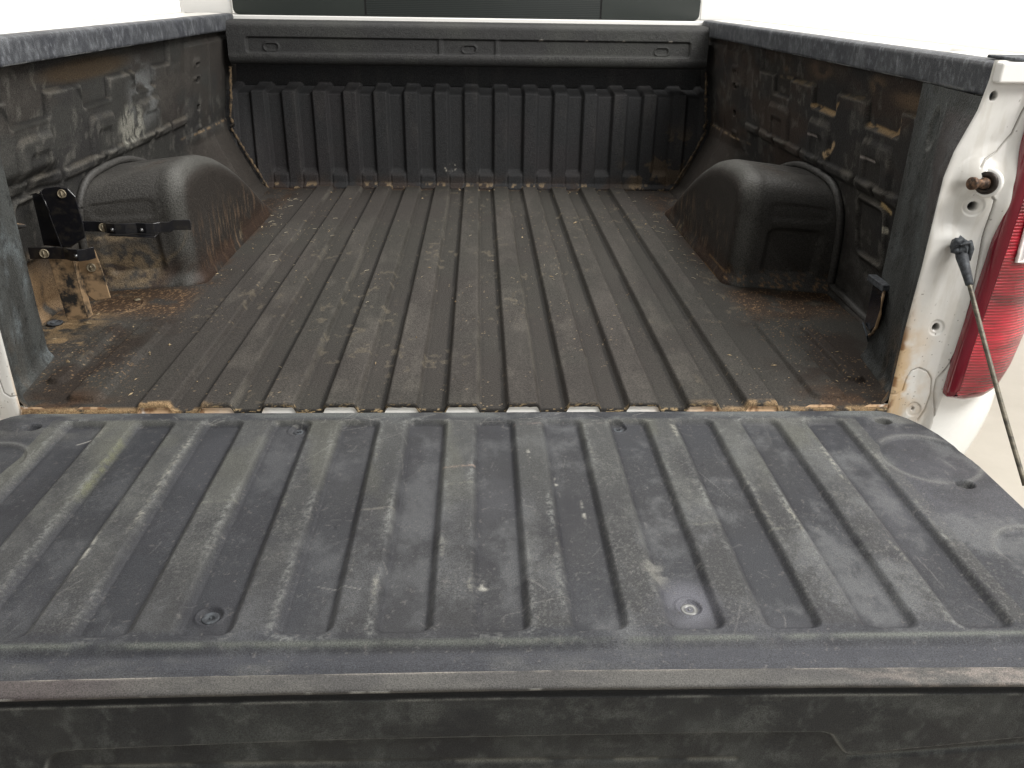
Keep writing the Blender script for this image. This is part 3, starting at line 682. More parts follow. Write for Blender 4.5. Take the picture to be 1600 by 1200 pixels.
bm = bmesh.new(); a_ = rounded(-.819, .805, .563, .975, .022, 1.897); add_prism(bm, a_, (0, .002, 0)); bmobj('window_gasket', bm, M_GASKET, win, False)

# ---- tail light (right, the left one is out of the picture)
def taillight():
    root = bpy.data.objects.new('tail_light', None); link(root, truck); root['label'] = 'red tail light with clear reversing lamp on the right corner'
    O0 = [(.852, .54), (.849, .47), (.845, .386), (.838, .264), (.829, .131), (.825, .036), (.858, .030), (.890, .034), (.920, .047), (.945, .085), (.962, .14), (.985, .25), (.992, .40), (.995, .54)]
    cen = np.array([.905, .32])
    def yc(x): return -.026+.095*np.clip((x-.85)/.15, 0, 1)**2.3
    O0 = np.array(O0)
    # refine
    out = []
    for i in range(len(O0)):
        a, b = O0[i], O0[(i+1) % len(O0)]
        for k in range(8): out.append(a*(1-k/8)+b*k/8)
    O = np.array(out)
    for _ in range(1): O = .25*np.roll(O, 1, 0)+.5*O+.25*np.roll(O, -1, 0)
    T = np.roll(O, -1, 0)-np.roll(O, 1, 0); T /= np.hypot(*T.T)[:, None]; Nn = np.stack([-T[:, 1], T[:, 0]], 1)   # ccw -> inward normal
    def ring(d, dy):
        P = O+Nn*d
        P[:, 0] = np.clip(P[:, 0], .80, 1.0)
        return [(p[0], yc(p[0])+dy, p[1]) for p in P]
    def strip(rings, close):
        bm = bmesh.new(); V = [[bm.verts.new(p) for p in r] for r in rings]; n = len(V[0])
        for A, B in zip(V[:-1], V[1:]):
            for i in range(n): bm.faces.new([A[i], A[(i+1) % n], B[(i+1) % n], B[i]])
        if close: bm.faces.new(V[-1])
        return bm
    b = strip([ring(0, .03), ring(0, -.002), ring(.003, -.007), ring(.009, -.012), ring(.015, -.014)], False)
    bmobj('lamp_border', b, simple('dark_red_plastic', (.16, .008, .018), .18, coat=.8, mott=.1, scale=30, bump=0), root)
    # lens: grid clipped to the inner outline
    red, nt, p = new_mat('red_lens'); L = nt.links
    tc = N(nt, 'ShaderNodeTexCoord'); mp = N(nt, 'ShaderNodeMapping'); mp.inputs['Scale'].default_value = (4, 4, 22); L.new(tc.outputs['Object'], mp.inputs['Vector'])
    n = N(nt, 'ShaderNodeTexNoise'); n.inputs['Scale'].default_value = 3; n.inputs['Detail'].default_value = 3; L.new(mp.outputs[0], n.inputs['Vector'])
    r = N(nt, 'ShaderNodeValToRGB'); r.color_ramp.elements[0].position = .38; r.color_ramp.elements[1].position = .56
    r.color_ramp.elements[0].color = (.26, .003, .012, 1); r.color_ramp.elements[1].color = (.52, .006, .028, 1)
    L.new(n.outputs['Fac'], r.inputs[0]); L.new(r.outputs[0], p.inputs['Base Color']); p.inputs['Roughness'].default_value = .25; p.inputs['Coat Weight'].default_value = 1; p.inputs['Coat Roughness'].default_value = .04
    wv = N(nt, 'ShaderNodeTexWave', bands_direction='Z'); wv.inputs['Scale'].default_value = 60; wv.inputs['Distortion'].default_value = .6; L.new(tc.outputs['Object'], wv.inputs['Vector'])
    bb = N(nt, 'ShaderNodeBump'); bb.inputs['Distance'].default_value = .0012; L.new(wv.outputs['Fac'], bb.inputs['Height']); L.new(bb.outputs[0], p.inputs['Normal'])
    dv = N(nt, 'ShaderNodeTexWave', bands_direction='Z', wave_profile='SIN'); dv.inputs['Scale'].default_value = 2.2; dv.inputs['Phase Offset'].default_value = 2.4; dv.inputs['Distortion'].default_value = 2.0; L.new(tc.outputs['Object'], dv.inputs['Vector'])
    ml = N(nt, 'ShaderNodeMapRange'); ml.inputs[3].default_value = .45; ml.inputs[4].default_value = 1.0; L.new(dv.outputs['Fac'], ml.inputs[0])
    vm = N(nt, 'ShaderNodeVectorMath', operation='SCALE'); L.new(r.outputs[0], vm.inputs[0]); L.new(ml.outputs[0], vm.inputs['Scale']); L.new(vm.outputs[0], p.inputs['Base Color'])
    R = ring(.015, -.014); bm = bmesh.new(); V0 = [bm.verts.new(q) for q in R]
    cc = [bm.verts.new((q[0]*.5+.5*cen[0], yc(q[0]*.5+.5*cen[0])-.029, q[2])) for q in R]
    nR = len(R)
    # connect left and right boundary points by height: simple horizontal strips
    bm.free()
    bm = bmesh.new(); zs_ = np.linspace(min(q[2] for q in R)+.0005, max(q[2] for q in R)-.0005, 90)
    Pr = np.array([(q[0], q[2]) for q in R]); rows = []
    for z_ in zs_:
        xsn = []
        for i in range(nR):
            a, c_ = Pr[i], Pr[(i+1) % nR]
            if (a[1]-z_)*(c_[1]-z_) <= 0 and a[1] != c_[1]: xsn.append(a[0]+(c_[0]-a[0])*(z_-a[1])/(c_[1]-a[1]))
        lo, hi = min(xsn), max(xsn)
        rows.append([bm.verts.new((x_, yc(x_)-.0145, z_)) for x_ in np.linspace(lo, hi, 12)])
    for A, B in zip(rows[:-1], rows[1:]):
        for i in range(11): bm.faces.new([A[i], A[i+1], B[i+1], B[i]])
    bmobj('red_lens', bm, red, root)
    # clear reversing lamp
    bm = bmesh.new(); rows = []
    for z_ in np.linspace(.281, .365, 24):
        x0 = (.876+0*z_); rows.append([bm.verts.new((x_, yc(x_)-.0175+.0012*math.sin(x_*900), z_)) for x_ in np.linspace(x0, .975, 60)])
    for A, B in zip(rows[:-1], rows[1:]):
        for i in range(59): bm.faces.new([A[i], A[i+1], B[i+1], B[i]])
    bmobj('reversing_lamp', bm, two_tone('clear_fluted_lens', (.30, .27, .27), (.80, .78, .76), 22, .35, .65, .15, coat=1, bump=0, stretch=(6, 6, 1)), root)
    bm = bmesh.new(); pts = [(.864, yc(.864)-.031, .258), (.872, yc(.872)-.031, .349)]
    fr = []
    for x_ in np.linspace(.876, .975, 12): fr.append((x_, yc(x_)-.018, .279))
    add_tube(bm, [(.874, yc(.874)-.018, .366)]+[(.874, yc(.874)-.018, .279)]+fr[1:], .0028, 6)
    bmobj('lamp_trim', bm, simple('pale_trim', (.70, .62, .60), .3, bump=0), root)
taillight()

# ---- striker stud, cable
st = bpy.data.objects.new('striker_stud', None); link(st, truck)
bm = bmesh.new(); ax = (-.72, -.69, .03); o_ = (.806, -.022, .398)
add_lathe(bm, [(.0001, 0), (.0165, 0), (.0175, .002), (.0165, .0045), (.010, .0055), (.0095, .0045), (.004, .0045)], o_, ax, 32); bmobj('washer', bm, M_DARKSTEEL, st)
bm = bmesh.new(); ax2 = Vector((-.93, -.36, .05)); b0 = Vector(o_)+Vector(ax)*.003
add_lathe(bm, [(.0085, 0), (.0085, .006), (.0062, .007), (.0060, .024), (.0095, .0255), (.0098, .031), (.0085, .0325), (.0001, .0325)], b0, ax2, 24); bmobj('stud', bm, M_RUST, st)
bm = bmesh.new(); add_lathe(bm, [(.0225, 0), (.0215, .0035), (.0185, .0042), (.0001, .0043)], Vector(o_)-Vector(ax)*.006, ax, 32); bmobj('stud_seat', bm, M_WHITE, st)

cb_ = bpy.data.objects.new('tailgate_cable', None); link(cb_, truck); cb_['label'] = 'grimy wire cable with torn black rubber boot on the right jamb'
T0 = Vector((.778, -.030, .312)); T1 = Vector((.800, -.060, .240)); T2 = Vector((.815, -.30, -.0))
def cable():
    a = Vector((.7945, -.050, .262)); 
    e = Vector((.815, -.285, .020))
    pts = []
    for i in range(21):
        t = i/20; p = a.lerp(e, t); p.z -= .004*math.sin(t*math.pi); pts.append(p)
    bm = bmesh.new(); add_tube(bm, pts, .0036, 10); bmobj('wire_rope', bm, M_CABLE, cb_)
    d = (e-a).normalized()
    bm = bmesh.new(); add_tube(bm, [a-d*.038, a-d*.030, a-d*.012, a+d*.018, a+d*.020], [.0085, .0095, .0078, .0062, .0042], 14); bmobj('rubber_sleeve', bm, M_RUBBER, cb_)
    # torn boot end: a crumpled loop
    bm = bmesh.new(); h = a-d*.040
    add_lathe(bm, [(.0085, -.018), (.0120, -.008), (.0145, .002), (.0130, .007), (.0090, .009), (.0001, .007)], h+Vector((-.004, 0, .008)), (-.35, -.75, .25), 18)
    for v in bm.verts: v.co += Vector((random.uniform(-1, 1), random.uniform(-1, 1), random.uniform(-1, 1)))*.0024
    bmobj('rubber_boot', bm, M_RUBBER, cb_)
    bm = bmesh.new(); add_tube(bm, [h+Vector((.010, -.010, -.012)), h+Vector((.0115, -.008, .006)), h+Vector((.007, -.008, .017)), h+Vector((-.001, -.010, .015)), h+Vector((-.010, -.012, .013))], [.004, .0048, .004, .003, .001], 8)
    bmobj('torn_flap', bm, M_RUBBER, cb_)
cable()

# ---- bumper corner
bm = bmesh.new()
add_prism(bm, [(.50, -.13, -.150), (.860, -.13, -.150), (.915, -.08, -.150), (.945, .03, -.150), (.945, .09, -.150), (.50, .09, -.150)], (0, 0, -.10))
bmobj('bumper', bm, M_BUMPER, truck, False, bevel=.01)

# ---- tailgate
gate = bpy.data.objects.new('tailgate', None); link(gate, truck); gate['label'] = 'lowered tailgate with scuffed black ribbed plastic liner'
GZT = .0465
def gate_height(X, Y):
    h = np.full(X.shape, GZT)
    ax = np.abs(X); k = np.floor(ax/PP); c = (k+.5)*PP
    d = rrect(ax, Y, c, -.3645, .0275+.0035, .2385, .013)
    rec = ss(.0030, -.0085, d)*(ax < 6*PP)
    h = h-.0085*rec
    # shallow discs at the sides
    discs = []
    for cx, cy, r in ((.684, -.250, .065), (.716, -.477, .052), (-.664, -.246, .050), (-.716, -.477, .052)):
        e = np.hypot(X-cx, Y-cy)-r; discs.append(e); h = h-.0045*ss(.003, -.002, e)*ss(-.8, .5, (Y-cy)/r)
    # screw dishes
    for cx, cy in ((-.262, -.562), (.262, -.558), (-.249, -.144), (.245, -.141)):
        e = np.hypot(X-cx, Y-cy); h = h-.003*ss(.0135, .0105, e)+.0016*np.exp(-((e-.0150)/.0014)**2)
    for cx, cy in ((.668, -.135), (.700, -.322), (-.648, -.145), (-.70, -.322)):
        e = np.hypot((X-cx), (Y-cy)*1.3)-.012; h = h-.012*ss(.003, -.003, e)
    # outer end: bevel down to the cap joint
    h = h-.0085*ss(-.612, -.628, Y)-.0025*ss(-.640, -.652, Y)
    h = h+.0012*np.exp(-((Y+.6545)/.0012)**2)
    # rear edge roll
    return h, rec, np.minimum.reduce(discs)
xs = np.linspace(-.76, .76, 980); ys = np.concatenate([np.linspace(-.0945, -.13, 36), np.linspace(-.13, -.600, 250)[1:], np.linspace(-.600, -.657, 60)[1:]])
X, Y = np.meshgrid(xs, ys)
def halfw(y): return np.interp(-y, [.094, .0955, .098, .102, .110, .125, .15, .18, .25, .40, .66], [.630, .650, .668, .686, .702, .716, .730, .740, .752, .752, .752])
hwid = halfw(Y)
X = np.where(np.abs(X) > .60, np.sign(X)*(.60+(np.abs(X)-.60)/.16*(hwid-.60)), X)
H, rec, disc = gate_height(X, Y)
edge_d = np.minimum(hwid-np.abs(X), -.0945-Y)
H = H-.006*(1-ss(0, .008, edge_d))**2
H = H+.0008*(fbm(X, Y, 14, 3, 700)-.5)+.0002*(fbm(X, Y, 120, 3, 701)-.5)
bow = .016*X**2*ss(-.58, -.60, Y); Y = Y-bow+.0045*ss(-.58, -.60, Y)
# small dents and gouges
for cx, cy, r in ((.037, -.515, .006), (.030, -.545, .005), (-.155, -.40, .004), (.40, -.36, .005), (.43, -.42, .005), (.35, -.25, .005), (.52, -.30, .004), (-.10, -.30, .004)):
    H = H-.0012*ss(r, 0, np.hypot(X-cx, (Y-cy)*.8))
cg = np.ones(X.shape+(3,))*np.array([.030, .0315, .036])
rib_top = (1-rec)*(np.abs(X) < 6*PP)*ss(-.60, -.59, Y)*ss(-.12, -.13, Y)
cg = mix(cg, np.array([.042, .042, .042]), rib_top*.8)
big = fbm(X, Y, 2.6, 4, 710)
cg = mix(cg, np.array([.029, .029, .031]), ss(.5, .7, big+.12*ss(-.1, -.5, X))*.7)
cg = mix(cg, np.array([.064, .065, .073]), ss(.48, .75, fbm(X, Y, 7, 5, 711))*(.25+.35*ss(-.2, .6, X)))
chalk = ss(.47, .70, fbm(X, Y*.8, 10, 7, 740, .74))
cg = mix(cg, np.array([.102, .105, .108]), chalk*(.34+.35*ss(-.3, .5, X)))
cg = mix(cg, np.array([.105, .107, .100]), ss(.45, .72, fbm(X, Y*.6, 16, 6, 741, .74))*rib_top*.6*ss(-.60, -.30, Y))
cg = mix(cg, np.array([.020, .020, .024]), ss(.56, .74, fbm(X, Y, 12, 6, 742, .70))*.5)
# green and yellow chalky film on the rib tops, stronger towards the bed
film = rib_top*ss(-.47, -.20, Y+.12*(fbm(X, Y, 4, 3, 712)-.5))*ss(.28, .55, fbm(X, Y*.5, 9, 4, 713)+.06)
cg = mix(cg, np.array([.072, .074, .070]), film*.45)
yel = rib_top*ss(.50, .66, fbm(X*1.2, Y*.5, 11, 4, 714))*ss(-.46, -.22, Y)
cg = mix(cg, np.array([.105, .105, .080]), yel*.3)
cgm = np.exp(-((X+.498)/.006)**2)*ss(-.36, -.30, Y)*ss(-.14, -.19, Y)*.8
cg = mix(cg, np.array([.17, .175, .085]), np.clip(cgm, 0, 1)*ss(.25, .7, fbm(X, Y, 90, 5, 715, .7))*.5)
# rubbed shoulders of the ribs
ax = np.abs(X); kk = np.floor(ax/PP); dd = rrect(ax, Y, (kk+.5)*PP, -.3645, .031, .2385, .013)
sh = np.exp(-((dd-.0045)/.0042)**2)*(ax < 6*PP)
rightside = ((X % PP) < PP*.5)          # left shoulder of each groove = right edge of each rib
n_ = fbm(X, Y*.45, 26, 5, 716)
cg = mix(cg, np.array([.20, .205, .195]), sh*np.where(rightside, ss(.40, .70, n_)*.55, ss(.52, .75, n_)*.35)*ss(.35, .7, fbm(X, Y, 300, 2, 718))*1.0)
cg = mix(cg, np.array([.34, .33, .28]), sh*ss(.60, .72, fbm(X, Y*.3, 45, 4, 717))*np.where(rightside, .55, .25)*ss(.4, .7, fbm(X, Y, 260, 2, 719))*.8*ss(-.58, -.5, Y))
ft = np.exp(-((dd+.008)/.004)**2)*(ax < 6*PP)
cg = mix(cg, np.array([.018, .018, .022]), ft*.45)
# speckled abrasion
ab = (fbm(X, Y, 420, 2, 720) > .66)*ss(.40, .62, fbm(X, Y, 8, 4, 721))*(.35+.65*rib_top)
cg = mix(cg, np.array([.13, .13, .12]), ab*.35)
# worn band at the hinge end, crease lines across ribs
hb = ss(-.128, -.108, Y); cg = mix(cg, np.array([.095, .100, .098]), hb*ss(.40, .66, fbm(X*.8, Y*2, 18, 5, 722))*.8)
hb2 = ss(-.20, -.11, Y)*ss(.42, .62, np.abs(X)); cg = mix(cg, np.array([.125, .125, .115]), hb2*ss(.45, .66, fbm(X*.7, Y*2, 14, 5, 723))*.75)
for k_, y_, col_ in ((0, -.265, (.26, .19, .15)), (0, -.31, (.13, .13, .11)), (-1, -.37, (.16, .15, .13)), (-3, -.35, (.14, .14, .12)), (3, -.41, (.15, .15, .13)), (4, -.42, (.14, .14, .12)), (1, -.14, (.16, .13, .12)), (2, -.14, (.14, .13, .12))):
    d_ = np.abs(Y-y_-.003*np.sin(X*60))
    cg = mix(cg, np.array(col_), ss(.0035, .001, d_)*(np.abs(X-k_*PP) < .024)*.5*ss(.35, .65, fbm(X, Y, 200, 3, 743)))
# scratches
SC = []
for i in range(150):
    x0 = RNG.uniform(-.72, .72); y0 = RNG.uniform(-.62, -.11); a = RNG.normal(math.pi/2, .5) if i % 2 else RNG.uniform(0, math.pi); l = RNG.exponential(.016)+.004
    SC.append((x0, y0, x0+l*math.cos(a), y0+l*math.sin(a), RNG.uniform(.0005, .0009), RNG.uniform(.08, .32)))
for i in range(60):
    x0 = RNG.normal(.05, .35); y0 = RNG.uniform(-.135, -.098); a = RNG.uniform(0, math.pi); l = RNG.uniform(.008, .03)
    SC.append((x0, y0, x0+l*math.cos(a), y0+l*math.sin(a)*.6, .0007, RNG.uniform(.15, .5)))
SC += [(-.155, -.515, -.105, -.53, .0007, .5), (.085, -.515, .105, -.535, .0006, .5), (-.565, -.185, -.55, -.172, .0014, 1.3)]
rowY = ys
for x0, y0, x1, y1, wd, am in SC:
    i0 = np.searchsorted(-rowY, -max(y0, y1)-.004); i1 = np.searchsorted(-rowY, -min(y0, y1)+.004)
    j = np.where((xs > min(x0, x1)-.012) & (xs < max(x0, x1)+.012))[0]
    if i1 <= i0 or len(j) == 0: continue
    sl = (slice(max(i0, 0), i1), slice(j[0], j[-1]+1))
    d_ = dseg(X[sl], Y[sl], [(x0, y0), ((x0+x1)/2+.001, (y0+y1)/2), (x1, y1)])
    cg[sl] = mix(cg[sl], np.array([.22, .215, .20]), np.clip(ss(wd*1.6, wd*.3, d_)*am, 0, 1))
# white gouges
for x_, y_, rx, ry in ((.032, -.512, .0035, .014), (.034, -.522, .009, .005), (.135, -.30, .004, .022), (.165, -.37, .0035, .03), (-.437, -.455, .005, .05), (.10, -.235, .004, .02), (.235, -.50, .02, .03)):
    d_ = np.hypot((X-x_-.3*(Y-y_)*0)/rx, (Y-y_)/ry); cg = mix(cg, np.array([.42, .41, .36]), ss(1.1, .2, d_)*ss(.36, .58, fbm(X, Y, 90, 4, 730)+.02)*(.55 if rx < .015 else .25))
cg = mix(cg, np.array([.13, .13, .15]), ss(.045, .012, np.hypot((X-.262), (Y+.552)*.8))*ss(.25, .5, fbm(X, Y, 20, 4, 731))*.6)
# discs and edges
cg = mix(cg, np.array([.13, .13, .125]), np.exp(-((disc-.004)/.004)**2)*ss(.35, .6, fbm(X, Y, 16, 4, 732))*.6)
# outer bevel: greenish bright rub line then blue-grey band
cg = mix(cg, np.array([.105, .112, .100]), np.exp(-((Y+.6130)/.0030)**2)*ss(.2, .5, fbm(X, Y, 30, 4, 733))*.8)
cg = mix(cg, np.array([.045, .047, .055]), ss(-.618, -.626, Y)*.7)
cg = mix(cg, np.array([.085, .086, .085]), ss(-.62, -.63, Y)*ss(.48, .80, fbm(X*.6, Y*1.5, 22, 5, 734))*.6)
cg = mix(cg, np.array([.40, .35, .29]), np.exp(-((Y+.6497+.016*X**2)/.0011)**2)*ss(.30, .60, fbm(X, Y*0, 14, 4, 735))*.6)
sp = ss(.74, .80, fbm(X, Y, 230, 3, 736)); cg = mix(cg, np.array([.16, .15, .14]), sp*.3)
rgt = .50+.22*fbm(X, Y, 14, 4, 737)-.08*(rec)
# add side walls and rear drop as extra border rows
P = np.stack([X, Y, H], -1)
rows_top = P[:1].copy(); rows_top[..., 1] += .004; rows_top[..., 2] -= .010
rows_top2 = rows_top.copy(); rows_top2[..., 2] -= .05
P = np.concatenate([rows_top2, rows_top, P]); cg = np.concatenate([cg[:1]*.6, cg[:1], cg]); rgt = np.concatenate([rgt[:1], rgt[:1], rgt])
l1 = P[:, :1].copy(); l1[..., 0] -= .004; l1[..., 2] -= .012; l2 = l1.copy(); l2[..., 2] -= .05
r1 = P[:, -1:].copy(); r1[..., 0] += .004; r1[..., 2] -= .012; r2 = r1.copy(); r2[..., 2] -= .05
P = np.concatenate([l2, l1, P, r1, r2], 1); cg = np.concatenate([cg[:, :1], cg[:, :1], cg, cg[:, -1:], cg[:, -1:]], 1); rgt = np.concatenate([rgt[:, :1], rgt[:, :1], rgt, rgt[:, -1:], rgt[:, -1:]], 1)
grid('gate_liner', P, cg, rgt, M_GATE, gate, flip=True)
# screws
M_GREYSCREW = simple('grey_screw', (.16, .16, .155), .4, metal=.4)
for i, (cx, cy) in enumerate(((-.262, -.562), (.262, -.558), (-.249, -.144), (.245, -.141))):
    k = 1 if i < 2 else .8
    bm = bmesh.new(); ax_ = (0, 0, 1)
    add_lathe(bm, [(.0098*k, 0), (.0092*k, .0004), (.0080*k, .0009), (.0060*k, .0009), (.0048*k, .0002), (.0034*k, -.0006), (.0001, -.0006)], (cx, cy, GZT-.0114), ax_, 24)
    add_lathe(bm, [(.0018, -.001), (.0016, .0004), (.0001, .0006)], (cx, cy, GZT-.0028-(.0082 if abs(cy) > .3 or True else 0)*1.0), ax_, 8)
    bmobj('screw', bm, M_RUBBER if i != 1 else M_GREYSCREW, gate)
# steel shell of the gate
bm = bmesh.new(); add_box(bm, (-.742, -.650, -.045), (.742, -.175, .030)); add_box(bm, (-.69, -.1745, -.045), (.69, -.100, .029)); bmobj('gate_shell', bm, M_WHITE, gate, False, bevel=.006)
# cap along the outer edge
prof = [(-.6520, .030), (-.6520, .0385), (-.6528, .0400), (-.6545, .0404), (-.6590, .0402), (-.6640, .0396), (-.6690, .0388), (-.6718, .0378), (-.6730, .0362), (-.6728, .0345), (-.6718, .0325), (-.6690, .0310), (-.6650, .0300), (-.6640, .0280), (-.6636, .0250), (-.6645, .0225), (-.6665, .0205)]
for z_ in np.linspace(.0190, -.15, 110): prof.append((-.6680, z_))
prof = np.array(prof); pr2 = []
for i in range(len(prof)-1):
    n_ = 2 if i < 17 else 1
    for k in range(n_): pr2.append(prof[i]*(1-k/n_)+prof[i+1]*k/n_)
prof = np.array(pr2)
xs = np.linspace(-.765, .765, 900); CX = np.repeat(xs[None], len(prof), 0); CY = np.repeat(prof[:, :1], len(xs), 1).copy(); CZ = np.repeat(prof[:, 1:], len(xs), 1).copy()
CY0 = CY.copy(); face = CZ < .0192
bl = [(-.60, -.16), (-.412, -.070), (-.404, -.052), (-.394, -.044), (-.374, -.041), (-.113, -.036), (.233, -.035), (.383, -.035), (.394, -.039), (.403, -.053), (.413, -.066), (.42, -.068), (.60, -.044), (.80, -.018)]
below = CZ < np.interp(CX, [p[0] for p in bl], [p[1] for p in bl])
dl = dseg(CX, CZ, bl); sgn = np.where(below, dl, -dl)
CY = CY+face*.007*ss(-.003, .003, sgn)
bl2 = [(.422, -.079), (.604, -.061), (.80, -.042)]; d2 = dseg(CX, CZ, bl2); CY = CY+face*.003*np.exp(-(d2/.003)**2)
bl3 = [(-.38, -.072), (.30, -.080)]; d3 = dseg(CX, CZ, bl3); CY = CY+face*.002*np.exp(-(d3/.004)**2)
CY = CY+.0008*(fbm(CX, CZ, 9, 3, 800)-.5)-.016*CX**2+.002; CZ = CZ+(~face)*.0008*(fbm(CX, CZ, 40, 3, 801)-.5)
cc = np.ones(CX.shape+(3,))*np.array([.024, .0255, .026])
cc = mix(cc, np.array([.050, .054, .052]), ss(.35, .80, fbm(CX*1.3, CZ, 16, 6, 802))*.8*face)
cc = mix(cc, np.array([.070, .074, .070]), ss(.50, .74, fbm(CX*.8, CZ*1.2, 24, 7, 813, .74))*.7*face)
cc = mix(cc, np.array([.018, .019, .021]), ss(.45, .65, fbm(CX, CZ, 10, 4, 803))*.7*face)
cc = mix(cc, np.array([.080, .085, .082]), ss(.52, .80, fbm(CX*1.2, CZ*.8, 70, 5, 804))*.5*face)
top = (CZ > .0330)
cc = mix(cc, np.array([.062, .060, .058]), top*1.0)
cc = mix(cc, np.array([.090, .087, .080]), top*ss(.40, .66, fbm(CX*.7, CY*2, 22, 4, 805))*.7)
cc = mix(cc, np.array([.075, .060, .060]), top*ss(-.25, -.40, CX)*.6)
cc = mix(cc, np.array([.21, .18, .16]), top*ss(.36, .50, CX)*ss(.36, .66, fbm(CX*1.0+CY*2, CY*2, 60, 5, 806))*.6)
cc = mix(cc, np.array([.36, .33, .29]), np.exp(-((CY0+.6530)/.0013)**2)*(CZ > .037)*ss(.35, .6, fbm(CX, CZ*0, 16, 4, 807))*.7)
dk = (CZ < .0310)*(CZ > .0195); cc = mix(cc, np.array([.010, .010, .010]), dk*.8)
cc = mix(cc, np.array([.20, .20, .18]), np.exp(-((CZ-.0185)/.0011)**2)*ss(.35, .6, fbm(CX, CZ*0, 20, 4, 808))*.7)
cc = mix(cc, np.array([.24, .25, .235]), np.exp(-((sgn+.001)/.0013)**2)*face*ss(.15, .45, fbm(CX, CZ, 30, 4, 809))*.9)
cc = mix(cc, np.array([.15, .16, .15]), np.exp(-(d2/.0015)**2)*face*.6)
cc = mix(cc, np.array([.16, .16, .14]), np.exp(-(d3/.003)**2)*face*ss(.4, .6, fbm(CX, CZ, 25, 4, 810))*.6)
nick = (CZ < .0365)*(CZ > .033)*ss(.66, .72, fbm(CX, CX*0, 22, 3, 811)); cc = mix(cc, np.array([.30, .30, .28]), nick*.7)
grid('gate_edge_cap', np.stack([CX, CY, CZ], -1), cc, .50+.2*fbm(CX, CZ, 12, 3, 812), M_GATE, gate, flip=True, label='black plastic cap along the outer edge of the tailgate')

# ---- mounting bracket on the left wall
br = bpy.data.objects.new('mounting_bracket', None); link(br, truck); br['label'] = 'black bolted bracket on the left wall, its foot caked in tan dust'

def zplate(name, pts, y, th, mat, bev=.002, parent=None):
    """plate facing the rear: pts (x,z) at distance y"""
    bm = bmesh.new(); add_prism(bm, [(x_, y, z_) for x_, z_ in pts], (0, th, 0)); return bmobj(name, bm, mat, parent or br, False, bevel=bev)
YB = .402
# upper channel: back web, folded left wing, round-shouldered right wing
zplate('channel_web', [(-.868, .268), (-.832, .279), (-.826, .272), (-.812, .160), (-.868, .165)], YB+.022, .003, M_BLACK)
bm = bmesh.new()
A = [(-.835, .283), (-.828, .288), (-.800, .292), (-.782, .288), (-.770, .272), (-.766, .215), (-.768, .190), (-.802, .168), (-.818, .168)]
add_prism(bm, [(x_, YB-.004, z_) for x_, z_ in A], (0, .004, 0)); bmobj('channel_wing', bm, M_BLACK, br, False, bevel=.002)
bm = bmesh.new(); add_prism(bm, [(-.835, YB-.004, .283), (-.818, YB-.004, .168), (-.815, YB+.022, .168), (-.831, YB+.022, .279)], (-.003, 0, 0)); bmobj('channel_fold', bm, M_BLACK, br, False, bevel=.001)
bm = bmesh.new(); pts = [Vector((-.868, YB+.018, .270)), Vector((-.852, YB+.010, .275)), Vector((-.838, YB, .272)), Vector((-.830, YB-.006, .262)), Vector((-.826, YB-.008, .24))]
add_tube(bm, pts, .0016, 6); bmobj('wing_edge', bm, M_BLACK, br)
# straps
def strap(pts, z0, z1, th=.004, name='strap'):
    """horizontal strip following pts (x,y) between heights"""
    bm = bmesh.new(); n = len(pts)
    top = [bm.verts.new((p[0], p[1], z1+(p[2] if len(p) > 2 else 0))) for p in pts]; bot = [bm.verts.new((p[0], p[1], z0+(p[2] if len(p) > 2 else 0))) for p in pts]
    topb = [bm.verts.new((p[0], p[1]+th, z1+(p[2] if len(p) > 2 else 0))) for p in pts]; botb = [bm.verts.new((p[0], p[1]+th, z0+(p[2] if len(p) > 2 else 0))) for p in pts]
    for i in range(n-1):
        bm.faces.new([top[i], top[i+1], bot[i+1], bot[i]]); bm.faces.new([topb[i], botb[i], botb[i+1], topb[i+1]])
        bm.faces.new([top[i], topb[i], topb[i+1], top[i+1]]); bm.faces.new([bot[i], bot[i+1], botb[i+1], botb[i]])
    bm.faces.new([top[0], bot[0], botb[0], topb[0]]); bm.faces.new([top[-1], topb[-1], botb[-1], bot[-1]])
    return bmobj(name, bm, M_BLACK, br, False, bevel=.0012)
sp_ = [(-.775, YB+.002), (-.745, YB+.002), (-.728, YB-.002), (-.718, YB-.012), (-.700, YB-.016), (-.680, YB-.014), (-.660, YB-.008), (-.640, YB-.012), (-.625, YB-.010), (-.615, YB-.001), (-.597, YB+.001), (-.590, YB+.002, .004), (-.556, YB+.002, .004)]
strap(sp_, .200, .221)
bm = bmesh.new(); add_prism(bm, [(-.716, YB-.016, .1985), (-.640, YB-.024, .1975), (-.622, YB-.022, .1965), (-.620, YB-.001, .1995), (-.716, YB, .1995)], (0, 0, -.0022)); bmobj('strap_lip', bm, M_BLACK, br, False, bevel=.001)
strap([(-.884, YB-.010), (-.835, YB-.010), (-.812, YB-.012), (-.798, YB-.022), (-.780, YB-.026), (-.764, YB-.018), (-.756, YB-.004)], .146, .170)
